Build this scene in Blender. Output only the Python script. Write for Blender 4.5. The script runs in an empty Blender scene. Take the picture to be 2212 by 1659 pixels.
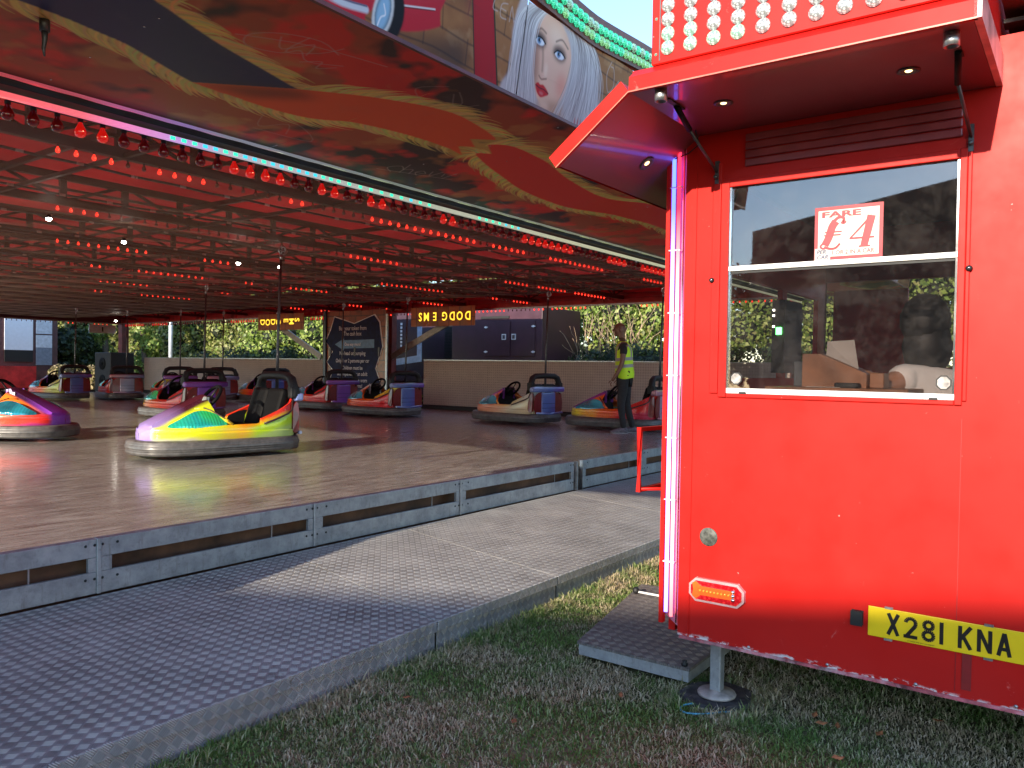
import bpy, bmesh, math, random
import numpy as np
from mathutils import Vector, Matrix
random.seed(7); RNG = np.random.default_rng(7)
S = bpy.context.scene
COL = S.collection
rad = math.radians
# ------------------------------------------------------------------ camera
YAW, PIT, ROLL, FPX = rad(36), rad(-1.1), rad(.9), 1720.0
F = Vector((math.cos(YAW)*math.cos(PIT), math.sin(YAW)*math.cos(PIT), math.sin(PIT)))
R0 = Vector((math.sin(YAW), -math.cos(YAW), 0)); U0 = R0.cross(F)
CR = math.cos(ROLL)*R0 + math.sin(ROLL)*U0; CU = -math.sin(ROLL)*R0 + math.cos(ROLL)*U0
cd = bpy.data.cameras.new('camera'); cam = bpy.data.objects.new('camera', cd); COL.objects.link(cam)
cd.sensor_width = 36; cd.lens = 36*FPX/2212; cd.clip_start = .05; cd.clip_end = 600
cam.matrix_world = Matrix(((CR.x, CU.x, -F.x, 0), (CR.y, CU.y, -F.y, 0), (CR.z, CU.z, -F.z, 1.45), (0, 0, 0, 1)))
S.camera = cam
# ------------------------------------------------------------------ light
ELEV, DRIFT = rad(18.5), rad(2.7)          # low evening sun, travelling along +X
S.world = bpy.data.worlds.new('World'); S.world.use_nodes = True
wn = S.world.node_tree; wn.nodes.clear()
sky = wn.nodes.new('ShaderNodeTexSky'); sky.sky_type = 'NISHITA'; sky.sun_disc = False
sky.sun_elevation = ELEV; sky.sun_rotation = rad(270) - DRIFT
sky.air_density = 1.0; sky.dust_density = .15; sky.ozone_density = 2.8
bg = wn.nodes.new('ShaderNodeBackground'); bg.inputs[1].default_value = .135
wo = wn.nodes.new('ShaderNodeOutputWorld')
wn.links.new(sky.outputs[0], bg.inputs[0]); wn.links.new(bg.outputs[0], wo.inputs[0])
sl = bpy.data.lights.new('sun', 'SUN'); sl.energy = 2.7; sl.angle = rad(.55); sl.color = (1, .86, .68)
sun = bpy.data.objects.new('sun', sl); COL.objects.link(sun)
sd = Vector((math.cos(DRIFT)*math.cos(ELEV), math.sin(DRIFT)*math.cos(ELEV), -math.sin(ELEV)))
sun.rotation_euler = sd.to_track_quat('-Z', 'Y').to_euler(); sun.location = (-8, -4, 9)
S.view_settings.view_transform = 'Standard'; S.view_settings.look = 'None'
S.view_settings.exposure = 1.95; S.view_settings.gamma = 1
S.render.engine = 'CYCLES'
S.cycles.max_bounces = 8; S.cycles.transparent_max_bounces = 24; S.cycles.caustics_reflective = False
S.cycles.sample_clamp_indirect = 6

# ------------------------------------------------------------------ helpers
def tag(o, label=None, cat=None, group=None, kind=None):
    if label: o['label'] = label
    if cat: o['category'] = cat
    if group: o['group'] = group
    if kind: o['kind'] = kind
    return o
def thing(name, loc, label, cat, group=None, rz=0):
    o = bpy.data.objects.new(name, None); o.empty_display_size = .1
    COL.objects.link(o); o.location = loc; o.rotation_euler = (0, 0, rz)
    return tag(o, label, cat, group)
def wloc(o):
    v = Vector((0, 0, 0))
    while o is not None: v += o.location; o = o.parent
    return v
class MB:
    """collects shapes (world coordinates) and links them as ONE mesh object"""
    def __init__(s): s.v = []; s.f = []; s.m = []; s.sm = []
    def add(s, vs, fs, mi=0, smooth=False):
        b = len(s.v); s.v += [tuple(v) for v in vs]
        for f in fs: s.f.append(tuple(b+i for i in f)); s.m.append(mi); s.sm.append(smooth)
        return s
    def box(s, x0, x1, y0, y1, z0, z1, mi=0, M=None):
        vs = [Vector((x, y, z)) for x in (x0, x1) for y in (y0, y1) for z in (z0, z1)]
        if M is not None: vs = [M @ v for v in vs]
        return s.add(vs, [(0, 1, 3, 2), (4, 6, 7, 5), (0, 4, 5, 1), (2, 3, 7, 6), (0, 2, 6, 4), (1, 5, 7, 3)], mi)
    def tube(s, pts, r, n=8, mi=0, cap=True, closed=False, smooth=True, flat=None):
        P = [Vector(p) for p in pts]; k = len(P)
        rs = r if isinstance(r, (list, tuple)) else [r]*k
        b = len(s.v); up = None; vs = []
        for i, p in enumerate(P):
            if closed: t = P[(i+1) % k]-P[i-1]
            else: t = P[min(i+1, k-1)]-P[max(i-1, 0)]
            t.normalize()
            if up is None:
                a = Vector((0, 0, 1)) if abs(t.z) < .9 else Vector((1, 0, 0)); up = (a - t*a.dot(t)).normalized()
            else: up = (up - t*up.dot(t)).normalized()
            sd_ = t.cross(up)
            for j in range(n):
                a = 2*math.pi*(j+.5)/n; fl = flat or (1, 1)
                vs.append(p + up*math.cos(a)*rs[i]*fl[0] + sd_*math.sin(a)*rs[i]*fl[1])
        fs = []
        for i in range(k if closed else k-1):
            i2 = (i+1) % k
            for j in range(n): fs.append((i*n+j, i*n+(j+1) % n, i2*n+(j+1) % n, i2*n+j))
        s.add(vs, fs, mi, smooth)
        if cap and not closed:
            s.f.append(tuple(b+j for j in range(n))[::-1]); s.m.append(mi); s.sm.append(False)
            s.f.append(tuple(b+(k-1)*n+j for j in range(n))); s.m.append(mi); s.sm.append(False)
        return s
    def lathe(s, prof, c, axis=(0, 0, 1), n=16, mi=0, smooth=True):
        a = Vector(axis).normalized(); q = Vector((0, 0, 1)).rotation_difference(a); c = Vector(c)
        vs = []; fs = []; k = len(prof)
        for (r, h) in prof:
            for j in range(n):
                t = 2*math.pi*j/n; vs.append(c + q @ Vector((r*math.cos(t), r*math.sin(t), h)))
        for i in range(k-1):
            for j in range(n): fs.append((i*n+j, i*n+(j+1) % n, (i+1)*n+(j+1) % n, (i+1)*n+j))
        if prof[0][0] > 1e-5: fs.append(tuple(range(n))[::-1])
        if prof[-1][0] > 1e-5: fs.append(tuple((k-1)*n+j for j in range(n)))
        return s.add(vs, fs, mi, smooth)
    def ball(s, c, r, n=12, mi=0, sc=(1, 1, 1)):
        k = n//2; c = Vector(c); vs = []; fs = []
        for i in range(k+1):
            p = math.pi*i/k
            for j in range(n):
                t = 2*math.pi*j/n; vs.append(c+Vector((r*sc[0]*math.sin(p)*math.cos(t), r*sc[1]*math.sin(p)*math.sin(t), r*sc[2]*math.cos(p))))
        for i in range(k):
            for j in range(n): fs.append((i*n+j, (i+1)*n+j, (i+1)*n+(j+1) % n, i*n+(j+1) % n))
        return s.add(vs, fs, mi, True)
    def prism(s, pts, f3, mi=0, side=None):
        """pts 2-D outline; f3(p, k) -> 3-D point on the back (k=0) and front (k=1) face"""
        n = len(pts); vs = [f3(p, 0) for p in pts]+[f3(p, 1) for p in pts]
        s.add(vs, [tuple(range(n))[::-1], tuple(range(n, 2*n))], mi)
        s.add(vs, [(i, (i+1) % n, n+(i+1) % n, n+i) for i in range(n)], mi if side is None else side)
        return s
    def sheet(s, rows, mi=0, smooth=False, wrap=False):
        n = len(rows[0]); fs = []
        for i in range(len(rows)-1):
            for j in range(n if wrap else n-1): fs.append((i*n+j, i*n+(j+1) % n, (i+1)*n+(j+1) % n, (i+1)*n+j))
        return s.add([p for r in rows for p in r], fs, mi, smooth)
    def build(s, name, mats, parent=None, bevel=0, seg=2, sub=0, solid=0, label=None, weld=False, uv=None):
        me = bpy.data.meshes.new(name); off = wloc(parent) if parent is not None else Vector((0, 0, 0))
        me.from_pydata([(v[0]-off.x, v[1]-off.y, v[2]-off.z) for v in s.v], [], s.f)
        if not isinstance(mats, (list, tuple)): mats = [mats]
        for m in mats: me.materials.append(m)
        me.polygons.foreach_set('material_index', s.m); me.polygons.foreach_set('use_smooth', s.sm)
        if uv is not None:
            ul = me.uv_layers.new(name='UVMap')
            for l in me.loops:
                ul.data[l.index].uv = uv(Vector(s.v[l.vertex_index]))
        bm = bmesh.new(); bm.from_mesh(me)
        if weld: bmesh.ops.remove_doubles(bm, verts=bm.verts, dist=1e-4)
        bmesh.ops.recalc_face_normals(bm, faces=bm.faces)
        bm.to_mesh(me); bm.free()
        o = bpy.data.objects.new(name, me); COL.objects.link(o)
        if parent is not None: o.parent = parent
        if solid: m = o.modifiers.new('solid', 'SOLIDIFY'); m.thickness = solid; m.offset = 0
        if bevel:
            m = o.modifiers.new('bevel', 'BEVEL'); m.width = bevel; m.segments = seg; m.limit_method = 'ANGLE'; m.angle_limit = rad(35)
            m.harden_normals = False
        if sub: m = o.modifiers.new('sub', 'SUBSURF'); m.levels = sub; m.render_levels = sub
        if label: o['label'] = label
        return o
def split(mb, name, mats, parent, **k):
    """build every separate piece of mb as a part of its own"""
    par = list(range(len(mb.v)))
    def root(i):
        while par[i] != i: par[i] = par[par[i]]; i = par[i]
        return i
    for f in mb.f:
        for q in f[1:]: par[root(f[0])] = root(q)
    g = {}
    for i, f in enumerate(mb.f): g.setdefault(root(f[0]), []).append(i)
    out = []
    for fs in g.values():
        idx = sorted({v for i in fs for v in mb.f[i]}); mp_ = {v: j for j, v in enumerate(idx)}; b = MB()
        b.v = [mb.v[v] for v in idx]; b.f = [tuple(mp_[v] for v in mb.f[i]) for i in fs]; b.m = [mb.m[i] for i in fs]; b.sm = [mb.sm[i] for i in fs]
        out.append(b.build(name, mats, parent, **k))
    return out
def copy_tree(o, parent=None):
    c = o.copy(); COL.objects.link(c); c.parent = parent
    for ch in list(o.children): copy_tree(ch, c)
    return c

# ------------------------------------------------------------------ materials
class NT:
    def __init__(s, name):
        s.m = bpy.data.materials.new(name); s.m.use_nodes = True; s.t = s.m.node_tree; s.t.nodes.clear()
        s.out = s.t.nodes.new('ShaderNodeOutputMaterial')
    def n(s, typ, **k):
        d = s.t.nodes.new('ShaderNode'+typ)
        for a, b in k.items():
            if a.startswith('i'):
                key = a[1:]; key = int(key) if key.isdigit() else key.replace('_', ' ')
                if isinstance(b, bpy.types.NodeSocket): s.t.links.new(b, d.inputs[key])
                else: d.inputs[key].default_value = b
            else: setattr(d, a, b)
        return d
    def l(s, a, b): s.t.links.new(a, b)
    def math(s, op, a, b=0., c=0., clamp=False):
        d = s.t.nodes.new('ShaderNodeMath'); d.operation = op; d.use_clamp = clamp
        for i, x in enumerate((a, b, c)):
            if isinstance(x, bpy.types.NodeSocket): s.t.links.new(x, d.inputs[i])
            else: d.inputs[i].default_value = x
        return d.outputs[0]
    def co(s, kind='Object'): return s.n('TexCoord').outputs[kind]
    def xyz(s, v=None):
        d = s.n('SeparateXYZ'); s.l(v if v is not None else s.co(), d.inputs[0]); return d.outputs
    def noise(s, scale, detail=4, rough=.55, v=None, dist=0., fac=True):
        d = s.n('TexNoise', iScale=scale, iDetail=detail, iRoughness=rough, iDistortion=dist)
        s.l(v if v is not None else s.co(), d.inputs['Vector']); return d.outputs[0 if fac else 1]
    def scaled(s, sx, sy, sz, v=None):
        d = s.n('Mapping'); d.inputs['Scale'].default_value = (sx, sy, sz)
        s.l(v if v is not None else s.co(), d.inputs[0]); return d.outputs[0]
    def ramp(s, f, stops, interp='LINEAR'):
        d = s.n('ValToRGB'); d.color_ramp.interpolation = interp; e = d.color_ramp.elements
        while len(e) > 1: e.remove(e[0])
        e[0].position = stops[0][0]; e[0].color = c4(stops[0][1])
        for p, c in stops[1:]: q = e.new(p); q.color = c4(c)
        s.l(f, d.inputs[0]); return d.outputs[0]
    def mix(s, f, a, b, blend='MIX'):
        d = s.n('Mix', data_type='RGBA', blend_type=blend)
        for i, x in ((0, f), (6, a), (7, b)):
            if isinstance(x, bpy.types.NodeSocket): s.t.links.new(x, d.inputs[i])
            else: d.inputs[i].default_value = x if i == 0 else c4(x)
        return d.outputs[2]
    def bump(s, h, strength=.5, dist=.01, n=None):
        d = s.n('Bump', iStrength=strength, iDistance=dist); s.l(h, d.inputs['Height'])
        if n is not None: s.l(n, d.inputs['Normal'])
        return d.outputs[0]
    def bsdf(s, col, rough=.5, metal=0., normal=None, coat=0., coat_r=.05, spec=None, alpha=None, emit=None, es=0., trans=0., sss=None, coatn=None):
        d = s.t.nodes.new('ShaderNodeBsdfPrincipled')
        def put(k, x):
            if x is None: return
            if isinstance(x, bpy.types.NodeSocket): s.t.links.new(x, d.inputs[k])
            else: d.inputs[k].default_value = c4(x) if isinstance(x, (tuple, list)) else x
        put('Base Color', col); put('Roughness', rough); put('Metallic', metal); put('Normal', normal)
        put('Coat Weight', coat); put('Coat Roughness', coat_r); put('Specular IOR Level', spec); put('Alpha', alpha)
        put('Emission Color', emit); put('Emission Strength', es); put('Transmission Weight', trans); put('Coat Normal', coatn)
        s.l(d.outputs[0], s.out.inputs[0]); return d
def c4(c): return (c[0], c[1], c[2], 1.) if len(c) == 3 else tuple(c)
def hx(h):       # sRGB hex -> linear
    v = [int(h[i:i+2], 16)/255 for i in (0, 2, 4)]
    return tuple(x/12.92 if x <= .04045 else ((x+.055)/1.055)**2.4 for x in v)
def basic(name, col, rough=.5, metal=0., var=.15, scale=9., coat=0., bump=0., grime=None, spec=None):
    t = NT(name); n = t.noise(scale, 5)
    dark = tuple(c*(1-var*1.6) for c in col); lite = tuple(min(1, c*(1+var)) for c in col)
    c = t.ramp(n, [(.3, dark), (.7, lite)])
    if grime:
        g = t.ramp(t.noise(scale*.35, 6, .7), [(.5, (0, 0, 0)), (.75, (1, 1, 1))]); c = t.mix(g, c, grime)
    r = t.math('ADD', rough-.08, t.math('MULTIPLY', n, .16))
    nm = t.bump(t.noise(scale*8, 3), bump, .004) if bump else None
    t.bsdf(c, r, metal, nm, coat, spec=spec); return t.m
def emis(name, col, s):
    t = NT(name); e = t.n('Emission'); e.inputs[0].default_value = c4(col); e.inputs[1].default_value = s
    t.l(e.outputs[0], t.out.inputs[0]); return t.m
M = {}
M['black'] = basic('black_rubber', (.006, .006, .0065), .6, var=.3, scale=14)
M['blackgloss'] = basic('black_vinyl', (.004, .004, .0045), .6, var=.2, spec=.12)
M['chrome'] = basic('chrome', (.75, .75, .75), .16, 1., .05)
M['steel'] = basic('steel', (.42, .42, .43), .38, .9, .2, 20)
M['darksteel'] = basic('dark_steel', (.10, .10, .105), .45, .7, .2, 20)
M['white'] = basic('white_paint', (.78, .78, .76), .4, var=.05)
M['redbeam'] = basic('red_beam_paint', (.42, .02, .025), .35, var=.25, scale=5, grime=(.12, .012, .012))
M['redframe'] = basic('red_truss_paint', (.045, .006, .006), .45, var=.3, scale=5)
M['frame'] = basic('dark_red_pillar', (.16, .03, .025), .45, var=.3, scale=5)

def aniso_floor():
    t = NT('steel_plate_floor'); o = t.xyz()
    v = t.scaled(1.2, 9, 1)
    st = t.noise(2.2, 8, .75, v); st2 = t.noise(9, 6, .8, t.scaled(1.0, 8, 1))
    sp = t.noise(.7, 4, .6)
    c = t.ramp(st, [(.36, (.09, .08, .07)), (.5, (.27, .255, .235)), (.66, (.54, .52, .485))])
    c = t.mix(t.ramp(sp, [(.4, (0, 0, 0)), (.75, (.45, .45, .45))]), c, (.32, .29, .26))
    c = t.mix(t.ramp(st2, [(.5, (0, 0, 0)), (.68, (.6, .6, .6))]), c, (.07, .05, .04))
    # plate joints every 1.22 m / 2.44 m
    def joint(v, p, w): 
        f = t.math('FRACT', t.math('DIVIDE', v, p)); return t.math('LESS_THAN', t.math('ABSOLUTE', t.math('SUBTRACT', f, .5)), w/p)
    jx = joint(t.math('ADD', o[0], .53), 2.44, .004); jy = joint(t.math('ADD', o[1], .2), 1.22, .0035)
    j = t.math('MAXIMUM', jx, jy)
    c = t.mix(t.math('MULTIPLY', j, t.ramp(t.noise(1.3, 2), [(.4, (.2, .2, .2)), (.6, (.9, .9, .9))])), c, (.42, .37, .3))
    h = t.math('ADD', t.math('MULTIPLY', st2, .5), t.math('MULTIPLY', j, -.8))
    t.bsdf(c, t.ramp(st2, [(.35, (.20,)*3), (.65, (.38,)*3)]), .1, t.bump(h, .22, .0035), spec=.7, coat=.5, coat_r=.12)
    return t.m
def tread(name, plane, base=(.92, .90, .87), dirt=(.22, .215, .21)):
    """five-bar tread plate: squares of bars set at 45 degrees, direction alternating"""
    t = NT(name); o = t.xyz(); a, b = (o[0], o[1]) if plane == 'xy' else ((o[0], o[2]) if plane == 'xz' else (o[1], o[2]))
    s = .0414*math.sqrt(2)
    u = t.math('DIVIDE', t.math('ADD', a, b), s); v = t.math('DIVIDE', t.math('SUBTRACT', a, b), s)
    fu, fv = t.math('FRACT', u), t.math('FRACT', v)
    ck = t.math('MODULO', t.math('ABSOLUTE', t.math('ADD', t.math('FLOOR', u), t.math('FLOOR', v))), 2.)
    def bars(across, along):
        w = t.math('SINE', t.math('MULTIPLY', t.math('SUBTRACT', across, .06), 2*math.pi*5/.88))
        w = t.math('MAXIMUM', w, -.15)
        e = t.math('SUBTRACT', .44, t.math('ABSOLUTE', t.math('SUBTRACT', along, .5)))
        e = t.math('MULTIPLY', e, 9., clamp=True)
        e2 = t.math('MULTIPLY', t.math('SUBTRACT', .45, t.math('ABSOLUTE', t.math('SUBTRACT', across, .5))), 14., clamp=True)
        return t.math('MULTIPLY', t.math('MULTIPLY', t.math('ADD', w, .15), e), e2)
    A, B = bars(fu, fv), bars(fv, fu)
    h = t.math('ADD', t.math('MULTIPLY', A, ck), t.math('MULTIPLY', B, t.math('SUBTRACT', 1., ck)))
    hi = t.math('MINIMUM', h, 1.)
    # bar tops are bright metal, the plate between the bars holds dirt
    n = t.noise(3.5, 6, .65)
    d = t.mix(t.ramp(n, [(.35, (0, 0, 0)), (.7, (1, 1, 1))]), dirt, tuple(x*.25+y*.75 for x, y in zip(base, dirt)))
    unlit_bars = tuple(x*.32 for x in base)  # alternate squares dimmed in colour, imitating bars turned away from the sky
    c = t.mix(t.math('MULTIPLY', hi, .92), d, t.mix(ck, unlit_bars, base))
    sp = t.ramp(t.noise(24, 3), [(.70, (0, 0, 0)), (.74, (1, 1, 1))])
    c = t.mix(t.math('MULTIPLY', sp, .6), c, (.06, .05, .045))
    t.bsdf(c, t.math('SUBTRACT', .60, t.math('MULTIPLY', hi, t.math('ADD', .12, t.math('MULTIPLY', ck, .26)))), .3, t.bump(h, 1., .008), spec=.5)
    return t.m
M['floor'] = aniso_floor()
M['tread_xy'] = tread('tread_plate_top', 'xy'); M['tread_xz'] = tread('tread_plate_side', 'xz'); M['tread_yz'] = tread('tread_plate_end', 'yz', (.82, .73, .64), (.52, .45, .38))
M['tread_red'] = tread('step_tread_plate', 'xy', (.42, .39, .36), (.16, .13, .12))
def galv():
    t = NT('galvanised_steel'); n = t.noise(6, 6, .7); m = t.noise(38, 3, .6)
    c = t.ramp(n, [(.3, (.22, .225, .235)), (.55, (.36, .365, .37)), (.75, (.48, .48, .475))])
    c = t.mix(t.math('MULTIPLY', t.ramp(m, [(.55, (0, 0, 0)), (.7, (1, 1, 1))]), .35), c, (.16, .15, .14))
    st = t.noise(5, 5, .7, t.scaled(6, 6, .8)); c = t.mix(t.math('MULTIPLY', t.ramp(st, [(.55, (0, 0, 0)), (.72, (1, 1, 1))]), .5), c, (.17, .14, .12))
    t.bsdf(c, .46, .45, t.bump(n, .15, .004)); return t.m
M['galv'] = galv()
def booth_red(name='booth_red_paint', wear=True):
    t = NT(name); o = t.xyz()
    c = t.ramp(t.noise(1.3, 5, .6), [(.3, (.42, .009, .007)), (.7, (.49, .013, .009))])
    sc = t.noise(3, 7, .8, t.scaled(14, 3, 3), 1.5)
    scr = t.ramp(sc, [(.64, (0, 0, 0)), (.68, (1, 1, 1))])
    pt = t.ramp(t.noise(2.1, 2), [(.45, (0, 0, 0)), (.62, (1, 1, 1))])
    c = t.mix(t.math('MULTIPLY', t.math('MULTIPLY', scr, pt), .22), c, (.85, .35, .3))
    dot = t.ramp(t.noise(46, 2), [(.775, (0, 0, 0)), (.79, (1, 1, 1))]); c = t.mix(t.math('MULTIPLY', dot, .4), c, (.8, .5, .45))
    if wear:     # chipped lower edge
        e = t.math('SUBTRACT', .352, t.math('ADD', o[2], t.math('MULTIPLY', t.noise(7, 5, .7), .055)))
        chip = t.ramp(t.noise(16, 5, .75, t.scaled(1, 1, 2.2)), [(.47, (0, 0, 0)), (.52, (1, 1, 1))])
        e = t.math('MULTIPLY', t.math('MULTIPLY', e, 90., clamp=True), chip); c = t.mix(e, c, (.62, .58, .56))
        g = t.math('MULTIPLY', t.math('SUBTRACT', .55, o[2]), .6, clamp=True)
        c = t.mix(g, c, (.30, .03, .03))
    t.bsdf(c, t.ramp(t.noise(6, 5), [(.3, (.36,)*3), (.7, (.50,)*3)]), 0, t.bump(t.noise(2.5, 3), .05, .02), coat=.0, spec=.16)
    return t.m
M['red'] = booth_red(); M['redplain'] = booth_red('booth_red_trim', False)
def soffit_red():
    t = NT('dark_red_soffit'); c = t.ramp(t.noise(1.5, 3), [(.3, (.16, .038, .048)), (.7, (.20, .05, .06))])
    t.bsdf(c, .38, 0, None, coat=.45, coat_r=.05); return t.m
M['soffit'] = soffit_red()
def glass(name, tint=(.9, .92, .92), dirt=.05, extra=.0):
    t = NT(name)
    fr = t.n('Fresnel', iIOR=1.5).outputs[0]
    tr = t.n('BsdfTransparent'); tr.inputs[0].default_value = c4(tint)
    gl = t.n('BsdfGlossy'); gl.inputs['Roughness'].default_value = .015
    df = t.n('BsdfDiffuse'); df.inputs[0].default_value = (.55, .5, .46, 1)
    m = t.n('MixShader'); t.l(t.math('ADD', fr, extra, clamp=True), m.inputs[0]); t.l(tr.outputs[0], m.inputs[1]); t.l(gl.outputs[0], m.inputs[2])
    m2 = t.n('MixShader'); d = t.math('MULTIPLY', t.ramp(t.noise(7, 6, .75), [(.45, (.1,)*3), (.8, (1, 1, 1))]), dirt)
    t.l(d, m2.inputs[0]); t.l(m.outputs[0], m2.inputs[1]); t.l(df.outputs[0], m2.inputs[2]); t.l(m2.outputs[0], t.out.inputs[0]); return t.m
M['glass'] = glass('window_glass', (.72, .7, .7), .035, .05)
def leafmat(name, cols, rough=.5, scale=1.2):
    t = NT(name); g = t.n('NewGeometry')
    r = g.outputs['Random Per Island']
    c = t.ramp(r, [(i/(len(cols)-1), k) for i, k in enumerate(cols)])
    c = t.mix(t.math('MULTIPLY', t.noise(scale, 3), .5), c, cols[0])
    d = t.n('BsdfPrincipled'); t.l(c, d.inputs['Base Color']); d.inputs['Roughness'].default_value = rough
    tl = t.n('BsdfTranslucent'); t.l(c, tl.inputs[0]); m = t.n('MixShader', iFac=.3) if False else t.n('MixShader')
    m.inputs[0].default_value = .3; t.l(d.outputs[0], m.inputs[1]); t.l(tl.outputs[0], m.inputs[2]); t.l(m.outputs[0], t.out.inputs[0]); return t.m
M['leaf'] = leafmat('hedge_leaves', [(.07, .115, .018), (.20, .30, .05), (.33, .43, .09), (.46, .50, .16)])
M['leafy'] = leafmat('yellow_green_leaves', [(.09, .11, .02), (.18, .21, .05), (.30, .30, .09), (.38, .36, .15)])
M['leafd'] = leafmat('dark_leaves', [(.015, .028, .01), (.03, .05, .018), (.06, .09, .03)])
M['dry'] = leafmat('dry_stalks', [(.22, .17, .08), (.35, .29, .15), (.45, .38, .22)])
M['bark'] = basic('bark', (.10, .075, .05), .85, var=.35, scale=16, bump=.6)
M['twig'] = basic('dead_twigs', (.38, .27, .18), .8, var=.3, scale=12)
M['hedgecore'] = basic('hedge_core', (.012, .018, .008), .95, var=.4, scale=4)

# ------------------------------------------------------------------ painted artwork (soft airbrush, generated here)
def fftblur(a, s):
    if s <= 0: return a
    h, w = a.shape; fy = np.fft.fftfreq(h)[:, None]; fx = np.fft.rfftfreq(w)[None]
    return np.fft.irfft2(np.fft.rfft2(a)*np.exp(-2*(math.pi*s)**2*(fx*fx+fy*fy)), s=a.shape)
def cloud(h, w, s, seed):
    r = np.random.default_rng(seed); o = np.zeros((h, w))
    for k in range(4):
        n = fftblur(r.standard_normal((h, w)), s/2**k); n /= n.std()+1e-9; o += n/1.7**k
    return o/o.std()
class Paint:
    def __init__(s, x0, x1, y0, y1, ppm, base):
        s.x0, s.y0, s.p = x0, y0, ppm; s.w = int((x1-x0)*ppm); s.h = int((y1-y0)*ppm); s.x1 = x1; s.y1 = y1
        s.im = np.zeros((s.h, s.w, 3)); s.im[:] = base
        s.X, s.Y = np.meshgrid(x0+(np.arange(s.w)+.5)/ppm, y0+(np.arange(s.h)+.5)/ppm)
    def blend(s, m, col, a=1.):
        m = np.clip(m, 0, 1)[..., None]*a; s.im = s.im*(1-m)+np.array(col)*m
    def poly(s, pts, col, soft=0., a=1., closed=True, draw=True):
        P = np.array(pts, float); pad = soft*3+.03
        i0 = max(0, int((P[:, 0].min()-pad-s.x0)*s.p)); i1 = min(s.w, int((P[:, 0].max()+pad-s.x0)*s.p)+1)
        j0 = max(0, int((P[:, 1].min()-pad-s.y0)*s.p)); j1 = min(s.h, int((P[:, 1].max()+pad-s.y0)*s.p)+1)
        if i1 <= i0 or j1 <= j0: return
        X, Y = s.X[j0:j1, i0:i1], s.Y[j0:j1, i0:i1]; ins = np.zeros(X.shape, bool)
        n = len(P)
        for k in range(n):
            xa, ya = P[k]; xb, yb = P[(k+1) % n]
            if ya == yb: continue
            c = ((Y >= ya) != (Y >= yb)) & (X < (xb-xa)*(Y-ya)/(yb-ya)+xa); ins ^= c
        m = fftblur(np.pad(ins.astype(float), 4), max(soft*s.p, .6))[4:-4, 4:-4]
        sub = s.im[j0:j1, i0:i1]; mm = np.clip(m, 0, 1)[..., None]*a
        s.im[j0:j1, i0:i1] = sub*(1-mm)+np.array(col)*mm
    def line(s, pts, w, col, soft=0., a=1., taper=False):
        P = np.array(pts, float); pad = w*2+soft*3+.01
        i0 = max(0, int((P[:, 0].min()-pad-s.x0)*s.p)); i1 = min(s.w, int((P[:, 0].max()+pad-s.x0)*s.p)+1)
        j0 = max(0, int((P[:, 1].min()-pad-s.y0)*s.p)); j1 = min(s.h, int((P[:, 1].max()+pad-s.y0)*s.p)+1)
        if i1 <= i0 or j1 <= j0: return
        X, Y = s.X[j0:j1, i0:i1], s.Y[j0:j1, i0:i1]; best = np.full(X.shape, 9.); n = len(P)-1
        for k in range(n):
            a0, b0 = P[k], P[k+1]; d = b0-a0; L = (d**2).sum()+1e-12
            t = np.clip(((X-a0[0])*d[0]+(Y-a0[1])*d[1])/L, 0, 1)
            ww = w*(1-(k+t)/n*.95) if taper else w
            best = np.minimum(best, np.hypot(X-a0[0]-t*d[0], Y-a0[1]-t*d[1])-ww/2)
        e = max(soft, .7/s.p); m = np.clip(.5-best/e/2, 0, 1)[..., None]*a
        s.im[j0:j1, i0:i1] = s.im[j0:j1, i0:i1]*(1-m)+np.array(col)*m
    def ell(s, cx, cy, rx, ry, col, soft=0., a=1., rot=0.):
        t = np.linspace(0, 2*math.pi, 40, endpoint=False); c, d = math.cos(rot), math.sin(rot)
        s.poly([(cx+rx*math.cos(q)*c-ry*math.sin(q)*d, cy+rx*math.cos(q)*d+ry*math.sin(q)*c) for q in t], col, soft, a)
    def image(s, name):
        im = bpy.data.images.new(name, s.w, s.h); A = np.ones((s.h, s.w, 4), np.float32)
        lin = np.clip(s.im, 0, 1); A[..., :3] = np.where(lin <= .0031308, lin*12.92, 1.055*lin**(1/2.4)-.055)
        im.pixels.foreach_set(A.ravel()); im.update(); im.pack(); return im
def painted(name, img, rough=.3, coat=.3, var=True, spec=.5):
    t = NT(name); i = t.n('TexImage'); i.image = img; i.extension = 'MIRROR'; t.l(t.co('UV'), i.inputs[0])
    c = i.outputs[0]
    if var: c = t.mix(t.math('MULTIPLY', t.ramp(t.noise(2.5, 6, .7), [(.55, (0, 0, 0)), (.8, (1, 1, 1))]), .12), c, (.3, .25, .22))
    t.bsdf(c, rough, 0, None, coat=coat, coat_r=.06, spec=spec); return t.m
def smooth(pts, k=4, closed=False):
    P = [np.array(p, float) for p in pts]; n = len(P); out = []
    for i in range(n if closed else n-1):
        p0 = P[i-1] if (closed or i > 0) else P[0]; p1 = P[i]; p2 = P[(i+1) % n]; p3 = P[(i+2) % n] if (closed or i+2 < n) else P[-1]
        for j in range(k):
            t = j/k; out.append(.5*((2*p1)+(-p0+p2)*t+(2*p0-5*p1+4*p2-p3)*t*t+(-p0+3*p1-3*p2+p3)*t**3))
    if not closed: out.append(P[-1])
    return [tuple(p) for p in out]

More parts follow.
